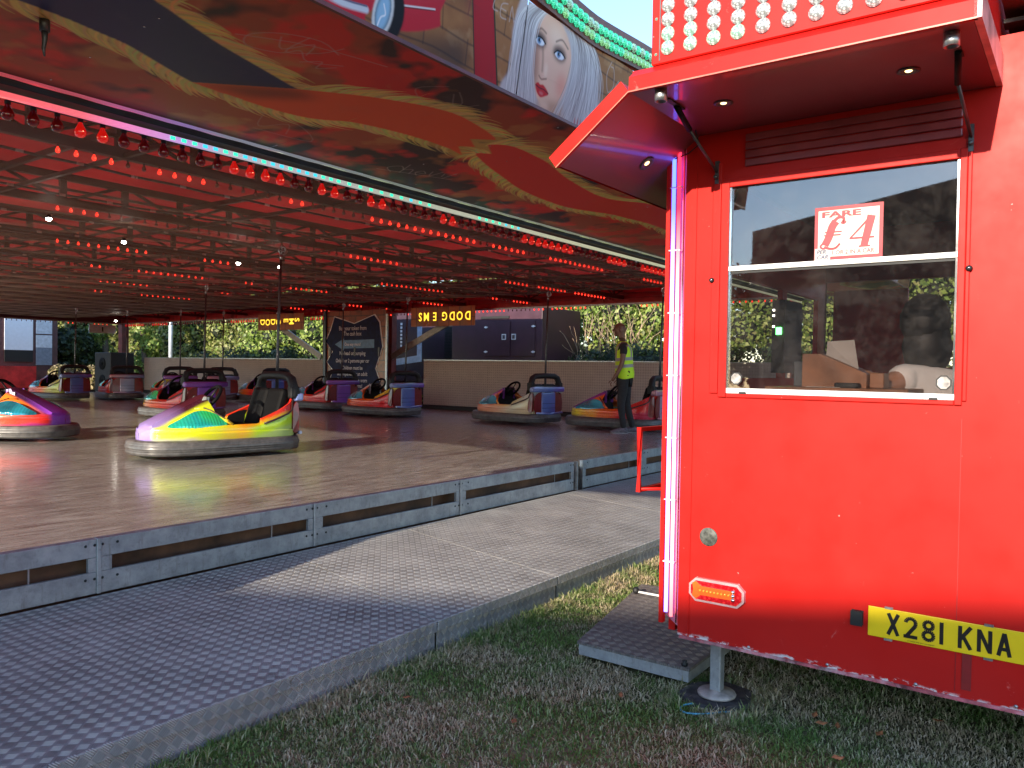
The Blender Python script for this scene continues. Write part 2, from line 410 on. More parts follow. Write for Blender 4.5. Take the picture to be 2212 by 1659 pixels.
# ================================================================== SETTING: ground and grass
def ground_mat():
    t = NT('dry_lawn'); o = t.co()
    n = t.noise(.9, 5, .6); f = t.noise(30, 5, .8, t.scaled(1, 1, 1)); g = t.noise(5, 4, .7)
    c = t.ramp(n, [(.36, (.06, .085, .025)), (.5, (.15, .13, .065)), (.62, (.30, .23, .14))])
    c = t.mix(t.ramp(g, [(.4, (0, 0, 0)), (.7, (.8, .8, .8))]), c, (.15, .115, .065))
    c = t.mix(t.ramp(f, [(.35, (.7, .7, .7)), (.6, (0, 0, 0))]), c, (.03, .028, .015))
    t.bsdf(c, .95, 0, t.bump(f, .8, .02), spec=.1); return t.m
b = MB(); N = 60
b.sheet([[(-60+i*3.5, -60+j*3.5, 0) for j in range(N)] for i in range(N)])
tag(b.build('ground', ground_mat()), kind='structure')
def grass_mat():
    t = NT('grass_blades'); g = t.n('NewGeometry'); r = g.outputs['Random Per Island']; n = t.noise(1.5, 5, .65); fine = t.noise(7, 3)
    green = t.ramp(r, [(0, (.08, .14, .028)), (.5, (.15, .24, .055)), (1, (.25, .33, .10))])
    dry = t.ramp(r, [(0, (.28, .20, .11)), (.5, (.50, .38, .24)), (1, (.66, .54, .38))])
    k = t.math('ADD', t.math('MULTIPLY', n, 1.0), t.math('MULTIPLY', fine, .45)); k = t.math('ADD', k, t.math('MULTIPLY', r, .18))
    c = t.mix(t.ramp(k, [(.71, (0, 0, 0)), (.92, (1, 1, 1))]), green, dry)
    d = t.n('BsdfPrincipled'); t.l(c, d.inputs['Base Color']); d.inputs['Roughness'].default_value = .55; d.inputs['Specular IOR Level'].default_value = .3
    tl = t.n('BsdfTranslucent'); t.l(c, tl.inputs[0]); m = t.n('MixShader'); m.inputs[0].default_value = .35
    t.l(d.outputs[0], m.inputs[1]); t.l(tl.outputs[0], m.inputs[2]); t.l(m.outputs[0], t.out.inputs[0]); return t.m
def grass(name, n, xr, yr, hr, seed, keep=None, bias=1.):
    r = np.random.default_rng(seed)
    x = xr[0]+(xr[1]-xr[0])*r.random(n)**bias; y = yr[0]+(yr[1]-yr[0])*r.random(n)
    if keep is not None: k = keep(x, y); x, y = x[k], y[k]; n = len(x)
    cl = .5+.5*np.sin(x*3.1+1.3*np.sin(y*4.3))*np.sin(y*2.7+1.1*np.sin(x*3.7))
    h = hr[0]+(hr[1]-hr[0])*r.random(n)**1.6*(.55+.75*cl); a = r.random(n)*2*np.pi; lean = r.random(n)**.6*1.4
    w = .0018+.0018*r.random(n); z0 = np.zeros(n)-.002; a2 = a+r.normal(0, .7, n)
    dx, dy = np.cos(a), np.sin(a); hx_, hy_ = np.cos(lean), np.sin(lean)
    tw = r.random(n)*np.pi; px, py = np.cos(tw)*w, np.sin(tw)*w
    mx = x+dx*hy_*h*.45; my = y+dy*hy_*h*.45; mz = h*.55*hx_+.004
    l2 = np.minimum(lean+.5, 1.5); tx = mx+np.cos(a2)*np.sin(l2)*h*.5; ty = my+np.sin(a2)*np.sin(l2)*h*.5; tz = np.maximum(mz+np.cos(l2)*h*.5, .004)
    V = np.stack([np.stack([x-px, y-py, z0], 1), np.stack([x+px, y+py, z0], 1), np.stack([mx+px*.8, my+py*.8, mz], 1), np.stack([mx-px*.8, my-py*.8, mz], 1), np.stack([tx, ty, tz], 1)], 1).reshape(-1, 3)
    idx = np.arange(n)*5
    me = bpy.data.meshes.new(name); me.vertices.add(n*5); me.vertices.foreach_set('co', V.astype(np.float32).ravel())
    q = np.stack([idx, idx+1, idx+2, idx+3], 1); tr = np.stack([idx+3, idx+2, idx+4], 1)
    loops = np.concatenate([q, tr], 1).ravel(); me.loops.add(len(loops)); me.loops.foreach_set('vertex_index', loops.astype(np.int32))
    st = (np.arange(n)[:, None]*7+np.array([0, 4])[None]).ravel(); me.polygons.add(2*n)
    me.polygons.foreach_set('loop_start', st.astype(np.int32)); me.polygons.foreach_set('loop_total', np.tile([4, 3], n).astype(np.int32))
    me.update(calc_edges=True); me.validate(); me.materials.append(GM)
    o = bpy.data.objects.new(name, me); COL.objects.link(o); return o
GM = grass_mat()
def gk(x, y): return (y < 2.655) & ~((x > 3.42) & (x < 4.6) & (y > 1.47) & (y < 2.0)) & (y < 1.9+.95*x) & (y > -.75*x-1.2)
tag(grass('grass', 290000, (1.0, 5.2), (-2.3, 2.66), (.012, .034), 3, gk, 1.15), 'patchy green and straw brown lawn grass between walkway and booth', 'grass', kind='stuff')
def gk2(x, y): return y < 2.655
tag(grass('grass', 60000, (5.2, 11), (-2, 2.66), (.02, .06), 5, gk2), 'sunlit lawn grass behind the booth beside the walkway', 'grass', kind='stuff')
tag(grass('grass', 9000, (1.4, 7.5), (2.55, 2.668), (.03, .075), 8), 'longer grass tufts growing along the foot of the walkway skirt', 'grass', kind='stuff')
tag(grass('grass', 2600, (3.15, 3.6), (1.08, 1.5), (.03, .07), 9, lambda x, y: ((x-3.36)**2+(y-1.3)**2 > .15**2)), 'grass tufts around the black jack pad', 'grass', kind='stuff')
LFM = basic('dead_leaf', (.34, .12, .045), .7, var=.35, scale=60)
rl = random.Random(21)
for k in range(14):
    x, y = rl.uniform(2.2, 4.6), rl.uniform(.4, 2.5)
    if y > .9*x+.2 or (x > 3.1 and y < 1.5 and y > 1.0) or (x > 3.35 and 1.4 < y < 2.3): continue
    a = rl.uniform(0, 6.28); c_, s_ = math.cos(a), math.sin(a); b = MB()
    pts = [(-.022, 0, .028), (-.008, .011, .034), (.010, .010, .030), (.026, 0, .036), (.010, -.010, .026), (-.008, -.011, .029)]
    b.add([(x+p[0]*c_-p[1]*s_, y+p[0]*s_+p[1]*c_, p[2]) for p in pts], [(0, 1, 2, 3), (0, 3, 4, 5)])
    tag(b.build('fallen_leaf', LFM, None, solid=.0006), 'small dry orange brown leaf lying on the lawn', 'leaf', 'fallen leaves on the lawn')
# ================================================================== WALKWAY (tread plate deck)
w = thing('walkway', (6, 3.57, 0), 'tread plate aluminium walkway along the front of the dodgem track', 'walkway')
WJ = [-1.2, .62, 3.064, 4.2, 6.6, 8.9, 11.2, 13.5, 15.6]
for i in range(len(WJ)-1):
    x0, x1 = WJ[i]+.005, WJ[i+1]-.005
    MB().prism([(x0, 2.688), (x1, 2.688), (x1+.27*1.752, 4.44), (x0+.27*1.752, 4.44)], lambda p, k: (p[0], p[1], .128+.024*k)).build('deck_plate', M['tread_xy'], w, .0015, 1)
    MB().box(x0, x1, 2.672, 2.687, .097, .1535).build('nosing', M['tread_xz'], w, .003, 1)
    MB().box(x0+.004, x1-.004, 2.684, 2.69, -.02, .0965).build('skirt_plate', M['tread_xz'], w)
for x in WJ[1:-1]:
    MB().box(x-.006, x+.006, 2.70, 2.9, 0, .12).build('joint_bearer', M['darksteel'], w)
# ================================================================== TRACK
tr = thing('dodgem_track', (7, 16, 0), 'steel floored dodgem track with galvanised front edge and rear barrier', 'track')
MB().box(-.9, 15.25, 4.535, 28.8, .36, .39).build('floor_plate', M['floor'], tr)
MB().box(-.9, 15.25, 4.62, 4.66, .0, .36).build('floor_skirt', basic('rusty_board', (.16, .07, .035), .6, var=.4, scale=4), tr)
# galvanised front rail panels with slots
RJ = [(-1.3, 2.249), (2.249, 3.791), (3.791, 5.429), (5.429, 7.345), (7.515, 9.0), (9.0, 10.9), (10.9, 12.8), (12.8, 15.2)]
for (a, c) in RJ:
    b = MB(); a += .002; c -= .002
    b.box(a, c, 4.49, 4.515, .355, .458); b.box(a, c, 4.4905, 4.515, .15, .272)
    b.box(a, a+.075, 4.489, 4.514, .273, .354); b.box(c-.055, c, 4.489, 4.514, .273, .354)
    b.box(a, c, 4.515, 4.55, .452, .458)
    b.build('rail_panel', M['galv'], tr, .004, 2)
    b = MB()
    for x in (a+.02, a+.105, c-.07, c-.02):
        for z in (.425, .235): b.lathe([(.008, 0), (.008, .002), (.001, .004)], (x, 4.489, z), (0, -1, 0), 8)
    split(b, 'bolt', M['black'], tr)
    MB().box(c-.36, c-.352, 4.505, 4.512, .272, .355).build('slot_tie', M['steel'], tr)
for x in (2.249, 3.791, 5.429):
    MB().box(x-.012, x+.012, 4.478, 4.489, .15, .462).build('cover_strip', M['galv'], tr, .003, 1)
split(MB().box(7.36, 7.385, 4.46, 4.50, .15, .462).box(7.475, 7.50, 4.46, 4.50, .15, .462), 'gap_bracket', M['steel'], tr)
# rear barrier: tread plate panels
for (a, c) in [(4.6, 7.0), (7.0, 9.4), (9.4, 11.8), (11.8, 13.9), (17.75, 20.1), (20.1, 22.4), (22.4, 24.7), (24.7, 27.3)]:
    MB().box(15.25, 15.28, a+.003, c-.003, .37, 1.63).build('barrier_panel', M['tread_yz'], tr)
    MB().box(15.24, 15.29, a+.003, c-.003, 1.63, 1.65).build('barrier_cap', M['steel'], tr)
    MB().box(15.18, 15.25, a+.003, c-.003, .39, .50).build('kick_rail', M['black'], tr, .01)
MB().box(-.9, 15.3, 28.8, 28.85, .2, .47).build('far_kerb', M['darksteel'], tr)
# ================================================================== ROOF STRUCTURE
rf = thing('track_roof', (7, 16, 0), 'red canopy roof with trusses over the dodgem track', 'roof')
def canvas():
    t = NT('red_roof_canvas'); o = t.xyz()
    rib = t.math('SINE', t.math('MULTIPLY', o[1], 190.))
    c = t.ramp(t.noise(1.1, 4), [(.3, (.20, .007, .007)), (.7, (.29, .010, .010))])
    df = t.n('BsdfDiffuse'); t.l(c, df.inputs[0]); tl = t.n('BsdfTranslucent'); t.l(c, tl.inputs[0])
    nm = t.bump(rib, .4, .004); t.l(nm, df.inputs['Normal'])
    m = t.n('MixShader'); m.inputs[0].default_value = .6; t.l(df.outputs[0], m.inputs[1]); t.l(tl.outputs[0], m.inputs[2]); t.l(m.outputs[0], t.out.inputs[0]); return t.m
b = MB(); rows = []
for i in range(66):
    x = -.9+i*16.4/65
    rows.append([(x, 4.52+j*24.4/60, 3.33+.035*math.cos(i*2*math.pi/8)+.35*math.sin(math.pi*j/60)**.7) for j in range(61)])
b.sheet(rows, 0, True).build('canvas', canvas(), rf)
ROWY = [5.95, 8.2, 10.4, 12.6, 14.8, 17.0, 19.2, 21.4, 23.6, 25.8, 27.9]
def truss(y, z0=2.985, z1=3.30, x0=-.9, x1=15.3):
    b = MB(); b.box(x0, x1, y-.03, y+.03, z0, z0+.075); b.box(x0, x1, y-.03, y+.03, z1-.07, z1); k = 0; x = x0+.3
    b.box(x0, x1, y-.015, y+.015, (z0+z1)/2-.01, (z0+z1)/2+.015)
    while x < x1-.2:
        b.box(x-.032, x+.032, y-.018, y+.018, z0+.05, z1-.04)
        xa, xb = (x, x+.62) if k % 2 else (x+.62, x)
        b.tube([(xa, y, z0+.04), (xb, y, z1-.02)], .018, 5); x += .62; k += 1
    return b
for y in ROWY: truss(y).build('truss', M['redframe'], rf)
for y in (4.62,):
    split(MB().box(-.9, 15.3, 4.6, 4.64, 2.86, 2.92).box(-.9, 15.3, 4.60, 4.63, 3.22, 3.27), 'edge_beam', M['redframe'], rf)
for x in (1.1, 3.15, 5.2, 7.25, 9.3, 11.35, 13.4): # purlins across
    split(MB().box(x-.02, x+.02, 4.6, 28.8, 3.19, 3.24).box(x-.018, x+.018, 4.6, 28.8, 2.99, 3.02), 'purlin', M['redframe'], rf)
# wire mesh current ceiling
def meshmat():
    t = NT('wire_mesh'); g = t.n('NewGeometry')
    vd = t.n('VectorMath', operation='DOT_PRODUCT'); t.l(g.outputs['Incoming'], vd.inputs[0]); t.l(g.outputs['Normal'], vd.inputs[1])
    cs = t.math('MAXIMUM', t.math('ABSOLUTE', vd.outputs['Value']), .02)
    op = t.math('SUBTRACT', 1., t.math('MULTIPLY', .93, t.math('MAXIMUM', t.math('SUBTRACT', 1., t.math('DIVIDE', .047, cs)), 0.)), clamp=True)
    o = t.xyz(); st = t.noise(3, 4, .6, t.scaled(.25, 3.5, 1))
    c = t.ramp(st, [(.3, (.24, .145, .10)), (.7, (.50, .36, .27))])
    d = t.n('BsdfPrincipled'); t.l(c, d.inputs['Base Color']); d.inputs['Roughness'].default_value = .6; d.inputs['Metallic'].default_value = .2
    tr_ = t.n('BsdfTransparent'); m = t.n('MixShader'); t.l(op, m.inputs[0]); t.l(tr_.outputs[0], m.inputs[1]); t.l(d.outputs[0], m.inputs[2]); t.l(m.outputs[0], t.out.inputs[0]); return t.m
b = MB(); rows = []
def mesh_z(x, y): return 2.935-.018*abs(math.sin(math.pi*(y-5)/1.2))-.012*math.sin(x*1.3+y*.4)+.004*math.sin(x*9+y*5)
for i in range(110):
    x = -.9+i*13.8/109; rows.append([(x, 5.0+j*22.6/236, mesh_z(x, 5.0+j*.1)) for j in range(237)])
b.sheet(rows, 0, True).build('wire_mesh', meshmat(), rf)
b = MB()
for k in range(20):
    y = 5.0+k*1.2
    if y > 27.6: break
    b.tube([(x, y, mesh_z(x, y)+.006) for x in np.linspace(-.9, 12.9, 40)], .011, 5)
b.build('mesh_cable', M['darksteel'], rf)
b = MB()
for k in range(9):
    y = 5.0+k*1.2
    for x in np.arange(.4, 13, .42): b.box(x, x+.05, y-.02, y-.012, mesh_z(x, y)-.008, mesh_z(x, y)+.012)
b.build('mesh_clip', basic('bright_clip', (.75, .72, .66), .3, .6), rf)
# posts
def post(x, y, r=.075, z1=3.2, name='post'): return MB().box(x-r, x+r, y-r, y+r, 0, z1).build(name, M['frame'], rf, .006)
post(15.35, 28.9, .13); post(15.35, 4.56, .08, 2.88); post(15.35, 15.15, .09); post(15.35, 17.75, .08)
# rear beam with flanges
b = MB(); b.box(15.32, 15.36, 4.5, 28.9, 2.93, 3.12); b.box(15.26, 15.40, 4.5, 28.9, 3.12, 3.15); b.box(15.25, 15.33, 4.5, 28.9, 2.90, 2.93)
b.box(15.29, 15.32, 4.5, 28.9, 3.03, 3.055)
for y in np.arange(4.9, 28.8, 1.9): b.box(15.27, 15.315, y-.03, y+.03, 2.93, 3.16); b.tube([(15.28, y, 3.14), (15.28, y+.28, 2.95)], .02, 5)
b.build('rear_beam', M['redbeam'], rf)
MB().box(15.235, 15.265, 4.5, 28.9, 2.862, 2.897).build('rear_lamp_channel', M['steel'], rf)
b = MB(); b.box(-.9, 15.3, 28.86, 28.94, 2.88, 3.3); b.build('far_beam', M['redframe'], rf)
MB().box(-.9, 15.3, 28.84, 28.858, 2.84, 2.88).build('far_lamp_channel', M['steel'], rf)
MB().box(15.42, 15.46, 4.4, 29.0, 3.06, 3.62).build('end_fascia', M['redbeam'], rf)
MB().box(-.9, 15.4, 28.96, 29.0, 3.1, 3.7).build('far_fascia', M['redframe'], rf)
# diagonal braces by the sign pillar
for (p0, p1) in [((15.2, 15.0, 1.72), (15.2, 12.4, 2.86)), ((15.2, 17.8, 1.7), (15.2, 20.1, 2.8))]:
    d = Vector(p1)-Vector(p0); L = d.length; Mx = Matrix.Translation(p0) @ d.to_track_quat('X', 'Z').to_matrix().to_4x4()
    MB().box(0, L, -.02, .02, -.08, .08, M=Mx).build('brace', basic('grey_brace', (.3, .27, .25), .4, .4, .2), rf)
# pillar panel added outside the frame, outline cut to shade walkway beside the rail
MB().prism([(3.82, .15), (3.82, 1.25), (4.16, 1.76), (4.16, 2.86), (4.47, 2.86), (4.47, .15)], lambda p, k: (-.55+.06*k, p[0], p[1])).build('shading_pillar_panel', M['redplain'], rf)
# -------------------------------------------------- front soffit: airbrushed flames
P = Paint(0, 10, 2.66, 4.45, 190, (.46, .075, .025))
cl = cloud(P.h, P.w, 42, 1); P.blend(np.clip((cl-.15)*1.5, 0, 1), (.02, .012, .016), .95)
cl = cloud(P.h, P.w, 30, 2); P.blend(np.clip((cl-.25)*1.2, 0, 1), (.88, .02, .012), .85)
cl = cloud(P.h, P.w, 26, 3); P.blend(np.clip((cl-.8)*1.1, 0, 1), (.60, .24, .07), .7)
P.blend(np.clip((P.Y-4.28)/.08, 0, 1), (.02, .01, .015), .75)
navyU = [(1.8, 3.17), (1.91, 3.21), (2.06, 3.27), (2.23, 3.33), (2.41, 3.38), (2.56, 3.42), (2.7, 3.46), (2.79, 3.48)]
navyL = [(1.39, 3.58), (1.56, 3.59), (1.68, 3.6), (1.8, 3.62), (1.93, 3.64), (2.04, 3.68), (2.19, 3.74), (2.29, 3.78), (2.38, 3.81)]
orU = [(2.79, 3.48), (3.02, 3.33), (3.14, 3.26), (3.29, 3.19), (3.44, 3.13), (3.63, 3.09), (3.78, 3.1), (3.97, 3.13), (4.13, 3.17)]
jag = [(4.18, 3.2), (4.13, 3.24), (4.05, 3.31), (4.2, 3.39), (4.11, 3.46), (4.28, 3.57)]
orL = [(4.12, 3.54), (3.9, 3.54), (3.68, 3.56), (3.47, 3.6), (3.31, 3.65), (3.2, 3.73), (3.07, 3.79), (2.87, 3.82), (2.66, 3.82), (2.49, 3.82), (2.38, 3.81)]
secU = [(4.22, 3.3), (4.28, 3.23), (4.4, 3.19), (4.61, 3.2), (4.86, 3.23), (5.23, 3.33), (5.57, 3.39), (5.89, 3.43), (6.13, 3.41), (6.3, 3.34), (6.5, 3.25), (7.1, 3.18), (7.8, 3.25), (8.4, 3.45)]
secL = [(4.4, 3.4), (4.31, 3.47), (4.43, 3.53), (4.62, 3.6), (4.89, 3.68), (5.23, 3.78), (5.53, 3.83), (5.81, 3.85), (6.05, 3.85), (6.26, 3.81), (6.45, 3.75), (6.64, 3.69), (6.9, 3.66), (7.24, 3.62), (7.6, 3.62), (8.01, 3.66), (8.6, 3.8)]
r7 = random.Random(5); YEL = (1., .70, .20)
def fringe(line, side, n, l0=.10):
    Q = [np.array(p) for p in smooth(line, 6)]
    for i in range(n):
        k = r7.random()*(len(Q)-2); a = Q[int(k)]+(Q[int(k)+1]-Q[int(k)])*(k % 1); d = Q[int(k)+1]-Q[int(k)]; d = d/(np.linalg.norm(d)+1e-9)
        nrm = np.array([-d[1], d[0]])*side; L = l0*(.5+r7.random()); sl_ = .7+.5*r7.random()
        p = [a-nrm*.02, a+nrm*L*.4+d*L*.35*sl_, a+nrm*L*.75+d*L*.95*sl_, a+nrm*L*.85+d*L*1.5*sl_]
        P.line(smooth(p, 3), .028*(.5+r7.random()*.7), tuple(v*(.6+r7.random()*.45) for v in YEL), .002, .9, True)
navy = smooth(navyU, 3)+smooth(navyL[::-1], 3); band = smooth(orU, 3)+jag+smooth(orL, 3); sec = smooth(secU, 3)+smooth(secL[::-1], 3)
for q, col, a_ in ((navy, (.55, .30, .06), .7), (band, (.75, .42, .09), .8), (sec, (.75, .42, .09), .8)):
    P.line(q+[q[0]], .11, col, .02, a_)
fringe([(1.0, 2.85)]+navyU, -1, 170); fringe([(1.0, 3.5)]+navyL, 1, 170); fringe(orU, -1, 170); fringe(orL[::-1], 1, 190); fringe(secU, -1, 320); fringe(secL, 1, 330)
P.poly([(.2, 2.66), (1.2, 2.9)]+navy[:len(smooth(navyU, 3))]+navy[len(smooth(navyU, 3)):]+[(.8, 3.5), (.2, 3.4)], (.010, .016, .10), .004)
P.poly(band, (.95, .10, .02), .004); P.poly(sec, (.90, .05, .025), .004)
P.poly([(2.38, 3.81), (2.8, 3.47), (2.95, 3.52), (2.7, 3.76)], (.04, .015, .012), .05, .75)
WH = (.62, .50, .46)
def scrib(pts, k=.006, a=.55): P.line(smooth(pts, 4), k, WH, .003, a)
scrib([(2.65, 3.0), (2.5, 2.95), (2.33, 3.02), (2.24, 3.14), (2.3, 3.24), (2.45, 3.19), (2.5, 3.1), (2.6, 3.17), (2.75, 3.08)]); scrib([(2.2, 3.18), (2.5, 3.02), (2.9, 2.92)])
scrib([(2.44, 2.96), (2.46, 3.16), (2.58, 3.05), (2.62, 2.93)]); scrib([(2.58, 3.2), (2.65, 3.12), (2.68, 3.2), (2.74, 3.12)]); scrib([(2.35, 3.05), (2.43, 3.15), (2.5, 3.0), (2.55, 3.12)])
for q in ([(4.25, 4.1), (4.18, 4.05), (4.13, 4.14), (4.22, 4.2)], [(4.2, 3.98), (4.28, 4.17)], [(4.25, 4.1), (4.3, 4.05), (4.35, 4.14)], [(4.36, 4.08), (4.44, 4.06), (4.38, 4.02), (4.36, 4.08), (4.42, 4.13)], [(4.44, 3.98), (4.5, 4.07), (4.5, 3.93)], [(4.54, 3.95), (4.58, 4.02)], [(4.6, 3.88), (4.62, 4.05)], [(4.1, 4.22), (4.7, 4.02)]): scrib(q, .007)
for q in ([(3.3, 2.85), (3.2, 3.0), (3.4, 3.1), (3.55, 2.98), (3.4, 2.86)], [(3.4, 2.9), (3.55, 3.02), (3.62, 2.9)], [(2.7, 3.95), (3.1, 3.9), (3.4, 4.1), (3.0, 4.15)], [(2.9, 3.92), (3.0, 4.1), (3.1, 3.95), (3.2, 4.1)], [(5.5, 4.15), (5.7, 4.2), (5.9, 4.12)]): scrib(q, .005, .4)
SOF = P.image('flame_art')
so = thing('soffit_board', (7, 3.55, 2.93), 'glossy ceiling board painted with flames above the walkway', 'painted board')
xs = [-.9, 1.2, 3.3, 5.4, 7.5, 9.6, 11.7, 13.8, 15.6]
def soz(y): return 2.87+(4.45-y)*.0643
MS = painted('flame_paint', SOF, .40, .0, True, .22)
for a, c in zip(xs[:-1], xs[1:]):
    b = MB(); b.sheet([[(x, 2.665, soz(2.665)), (x, 4.385, soz(4.385))] for x in (a+.001, c-.001)])
    b.sheet([[(x, 2.665, soz(2.665)+.03), (x, 4.385, soz(4.385)+.03)] for x in (a+.001, c-.001)])
    b.build('flame_panel', MS, so, uv=lambda v: (v.x/10, (v.y-2.66)/1.79))
b = MB()
for x in (1.9, 4.25, 4.6, 6.6):
    for y in (2.76, 3.3, 3.42, 3.9, 4.3): b.lathe([(.006, 0), (.005, .002), (0, .003)], (x, y, soz(y)-.0005), (0, 0, -1), 6)
split(b, 'rivet', M['chrome'], so)
b = MB(); b.tube([(1.60, 3.68, 2.985-.05), (1.60, 3.68, 2.87)], .021, 8).tube([(1.60, 3.68, 2.875), (1.605, 3.69, 2.84), (1.60, 3.69, 2.80), (1.60, 3.68, 2.765)], [.014, .011, .008, .004], 6)
tag(b.build('spring_hook', M['darksteel']), 'grey metal hook hanging from the painted flame ceiling', 'hook')
# -------------------------------------------------- mural board above
def my(z): return 2.66-.15*(z-2.985)
ORB, GROUT = (.36, .16, .055), (.05, .025, .02)
P = Paint(1.2, 6.2, 2.96, 3.56, 400, ORB)
cl = cloud(P.h, P.w, 45, 11); P.blend(np.clip(cl*.5, 0, 1), (.22, .085, .03), .8)
cl = cloud(P.h, P.w, 22, 12); P.blend(np.clip(cl-.8, 0, 1), (.48, .27, .12), .6)
rb = random.Random(3)
for j, z in enumerate([3.02, 3.13, 3.26, 3.37, 3.47]):
    P.line(smooth([(1.2+k*.25, z+rb.uniform(-.012, .012)) for k in range(21)], 3), .008, GROUT, .005, .75)
    for k in range(16): x = 1.2+k*.33+(j % 2)*.16+rb.uniform(-.03, .03); P.line([(x, z), (x+rb.uniform(-.02, .02), z+.12)], .007, GROUT, .005, .7)
for (x, z, l, q) in [(3.5, 2.985, .26, 0)]: P.poly([(3.29, 2.95), (3.49, 2.95), (3.30, 3.6), (3.13, 3.6)], (.42, .012, .02), .002); P.line([(3.49, 2.95), (3.30, 3.6)], .012, (.02, .03, .015), .003); P.line([(3.29, 2.95), (3.13, 3.6)], .008, (.02, .02, .015), .003)
# painted red saloon car at the left
P.poly([(1.2, 2.9), (3.25, 2.9), (3.2, 3.14), (2.6, 2.98), (1.2, 3.05)], (.03, .028, .03), .05, .9)
P.poly(smooth([(1.2, 3.0), (1.9, 2.965), (2.45, 2.975), (2.5, 3.02), (2.6, 3.09), (2.7, 3.02), (2.96, 3.12), (2.97, 3.2), (2.94, 3.6), (1.2, 3.6)], 4, True), (.50, .02, .035), .004)
P.poly(smooth([(1.3, 3.2), (2.0, 3.08), (2.45, 3.1), (2.8, 3.2), (2.9, 3.5), (1.3, 3.5)], 4, True), (.62, .06, .08), .05, .6)
P.line(smooth([(1.5, 3.2), (2.0, 3.07), (2.3, 3.02), (2.5, 3.04)], 4), .03, (.55, .6, .66), .006); P.line(smooth([(1.5, 3.215), (2.0, 3.085), (2.3, 3.035), (2.5, 3.055)], 4), .008, (.1, .12, .2), .003)
P.line([(2.71, 3.135), (2.93, 3.195)], .008, (.7, .7, .7), .003); P.line([(2.71, 3.128), (2.93, 3.188)], .004, (.08, .02, .02), .002)
P.ell(2.645, 3.07, .085, .13, (.012, .012, .014), .004, 1, -.25); P.ell(2.60, 3.065, .06, .115, (.62, .64, .62), .004, 1, -.2)
P.ell(2.60, 3.065, .044, .09, (.05, .07, .10), .003, 1, -.2); P.ell(2.60, 3.065, .039, .083, (.28, .50, .68), .008, 1, -.2); P.line(smooth([(2.575, 3.0), (2.59, 3.04), (2.615, 3.06), (2.6, 3.1)], 4), .007, (.8, .85, .9), .003)
P.ell(2.3, 3.03, .02, .02, (.7, .1, .12), .004)
# painted portrait: an invented face with long pale hair
HA = (.56, .56, .62)
P.poly(smooth([(3.60, 3.52), (3.55, 3.3), (3.6, 3.15), (3.55, 2.94), (4.52, 2.94), (4.53, 3.14), (4.47, 3.3), (4.38, 3.43), (4.2, 3.58), (3.9, 3.6), (3.7, 3.6)], 4, True), (.55, .50, .50), .008)
P.poly(smooth([(3.76, 3.46), (3.755, 3.3), (3.775, 3.17), (3.83, 3.06), (3.90, 3.0), (3.99, 2.965), (4.08, 3.04), (4.15, 3.17), (4.16, 3.32), (4.1, 3.43), (3.98, 3.5), (3.85, 3.5)], 5, True), (.88, .56, .39), .006)
P.poly([(3.86, 3.02), (4.12, 3.08), (4.2, 2.9), (3.8, 2.9)], (.50, .27, .17), .02, .8)
P.poly(smooth([(3.76, 3.44), (3.76, 3.2), (3.83, 3.06), (3.83, 3.2), (3.80, 3.34)], 4, True), (.34, .15, .10), .022, .8)
P.ell(4.08, 3.16, .055, .07, (.85, .28, .20), .025, .6); P.ell(3.97, 3.41, .08, .05, (.98, .74, .55), .03, .7); P.ell(3.93, 3.01, .05, .025, (.95, .68, .50), .015, .6)
P.line(smooth([(3.84, 3.33), (3.86, 3.26), (3.87, 3.19)], 4), .012, (.30, .15, .11), .012, .8); P.ell(3.905, 3.20, .016, .04, (.98, .76, .58), .01, .7)
P.line(smooth([(3.845, 3.155), (3.87, 3.143), (3.895, 3.15), (3.92, 3.158)], 4), .008, (.22, .08, .06), .005, .85)
P.poly(smooth([(3.822, 3.10), (3.845, 3.118), (3.868, 3.112), (3.905, 3.117), (3.962, 3.085), (3.93, 3.062), (3.885, 3.045), (3.845, 3.062)], 4, True), (.62, .012, .02), .003)
P.line(smooth([(3.825, 3.099), (3.87, 3.092), (3.91, 3.094), (3.958, 3.084)], 4), .006, (.12, .0, .01), .002); P.ell(3.888, 3.068, .022, .008, (.75, .25, .25), .005, .7)
for (ex, ez, rx) in ((3.81, 3.335, .045), (4.02, 3.322, .050)):
    P.ell(ex, ez+.008, rx*1.4, .042, (.06, .025, .03), .012, .9); P.ell(ex, ez, rx, .021, (.85, .87, .9), .003)
    P.ell(ex-.008, ez+.004, .020, .021, (.18, .32, .5), .003); P.ell(ex-.008, ez+.005, .0095, .0105, (.01, .01, .02), .002); P.ell(ex+.002, ez+.008, .003, .003, (1, 1, 1), .001)
    P.line(smooth([(ex-rx*1.1, ez-.002), (ex-rx*.5, ez+.02), (ex+rx*.4, ez+.021), (ex+rx*1.25, ez+.004)], 4), .010, (.01, .008, .01), .003)
P.line(smooth([(3.775, 3.385), (3.81, 3.405), (3.86, 3.395)], 4), .010, (.20, .11, .08), .005, .8); P.line(smooth([(3.97, 3.385), (4.03, 3.412), (4.1, 3.385)], 4), .010, (.20, .11, .08), .005, .8)
rh = random.Random(9)
def hair(p0, p1, p2, p3, n, sp):
    for i in range(n):
        t = i/n; dx = [(rh.random()-.5)*sp*(.3+k*.35) for k in range(4)]; q = []
        for k, (a, c) in enumerate(zip(p0, p1)) if False else []: pass
        u = rh.random(); pts = [tuple(np.array(a)*(1-u)+np.array(c)*u+np.array([d, d*.3])) for (a, c), d in zip(((p0[0], p0[1]), (p1[0], p1[1]), (p2[0], p2[1]), (p3[0], p3[1])), dx)]
        v = rh.random(); col = (.28+.68*v, .27+.66*v, .27+.62*v) if v > .25 else (.17, .12, .12); P.line(smooth(pts, 6), .004+.008*rh.random(), col, .003, .55, True)
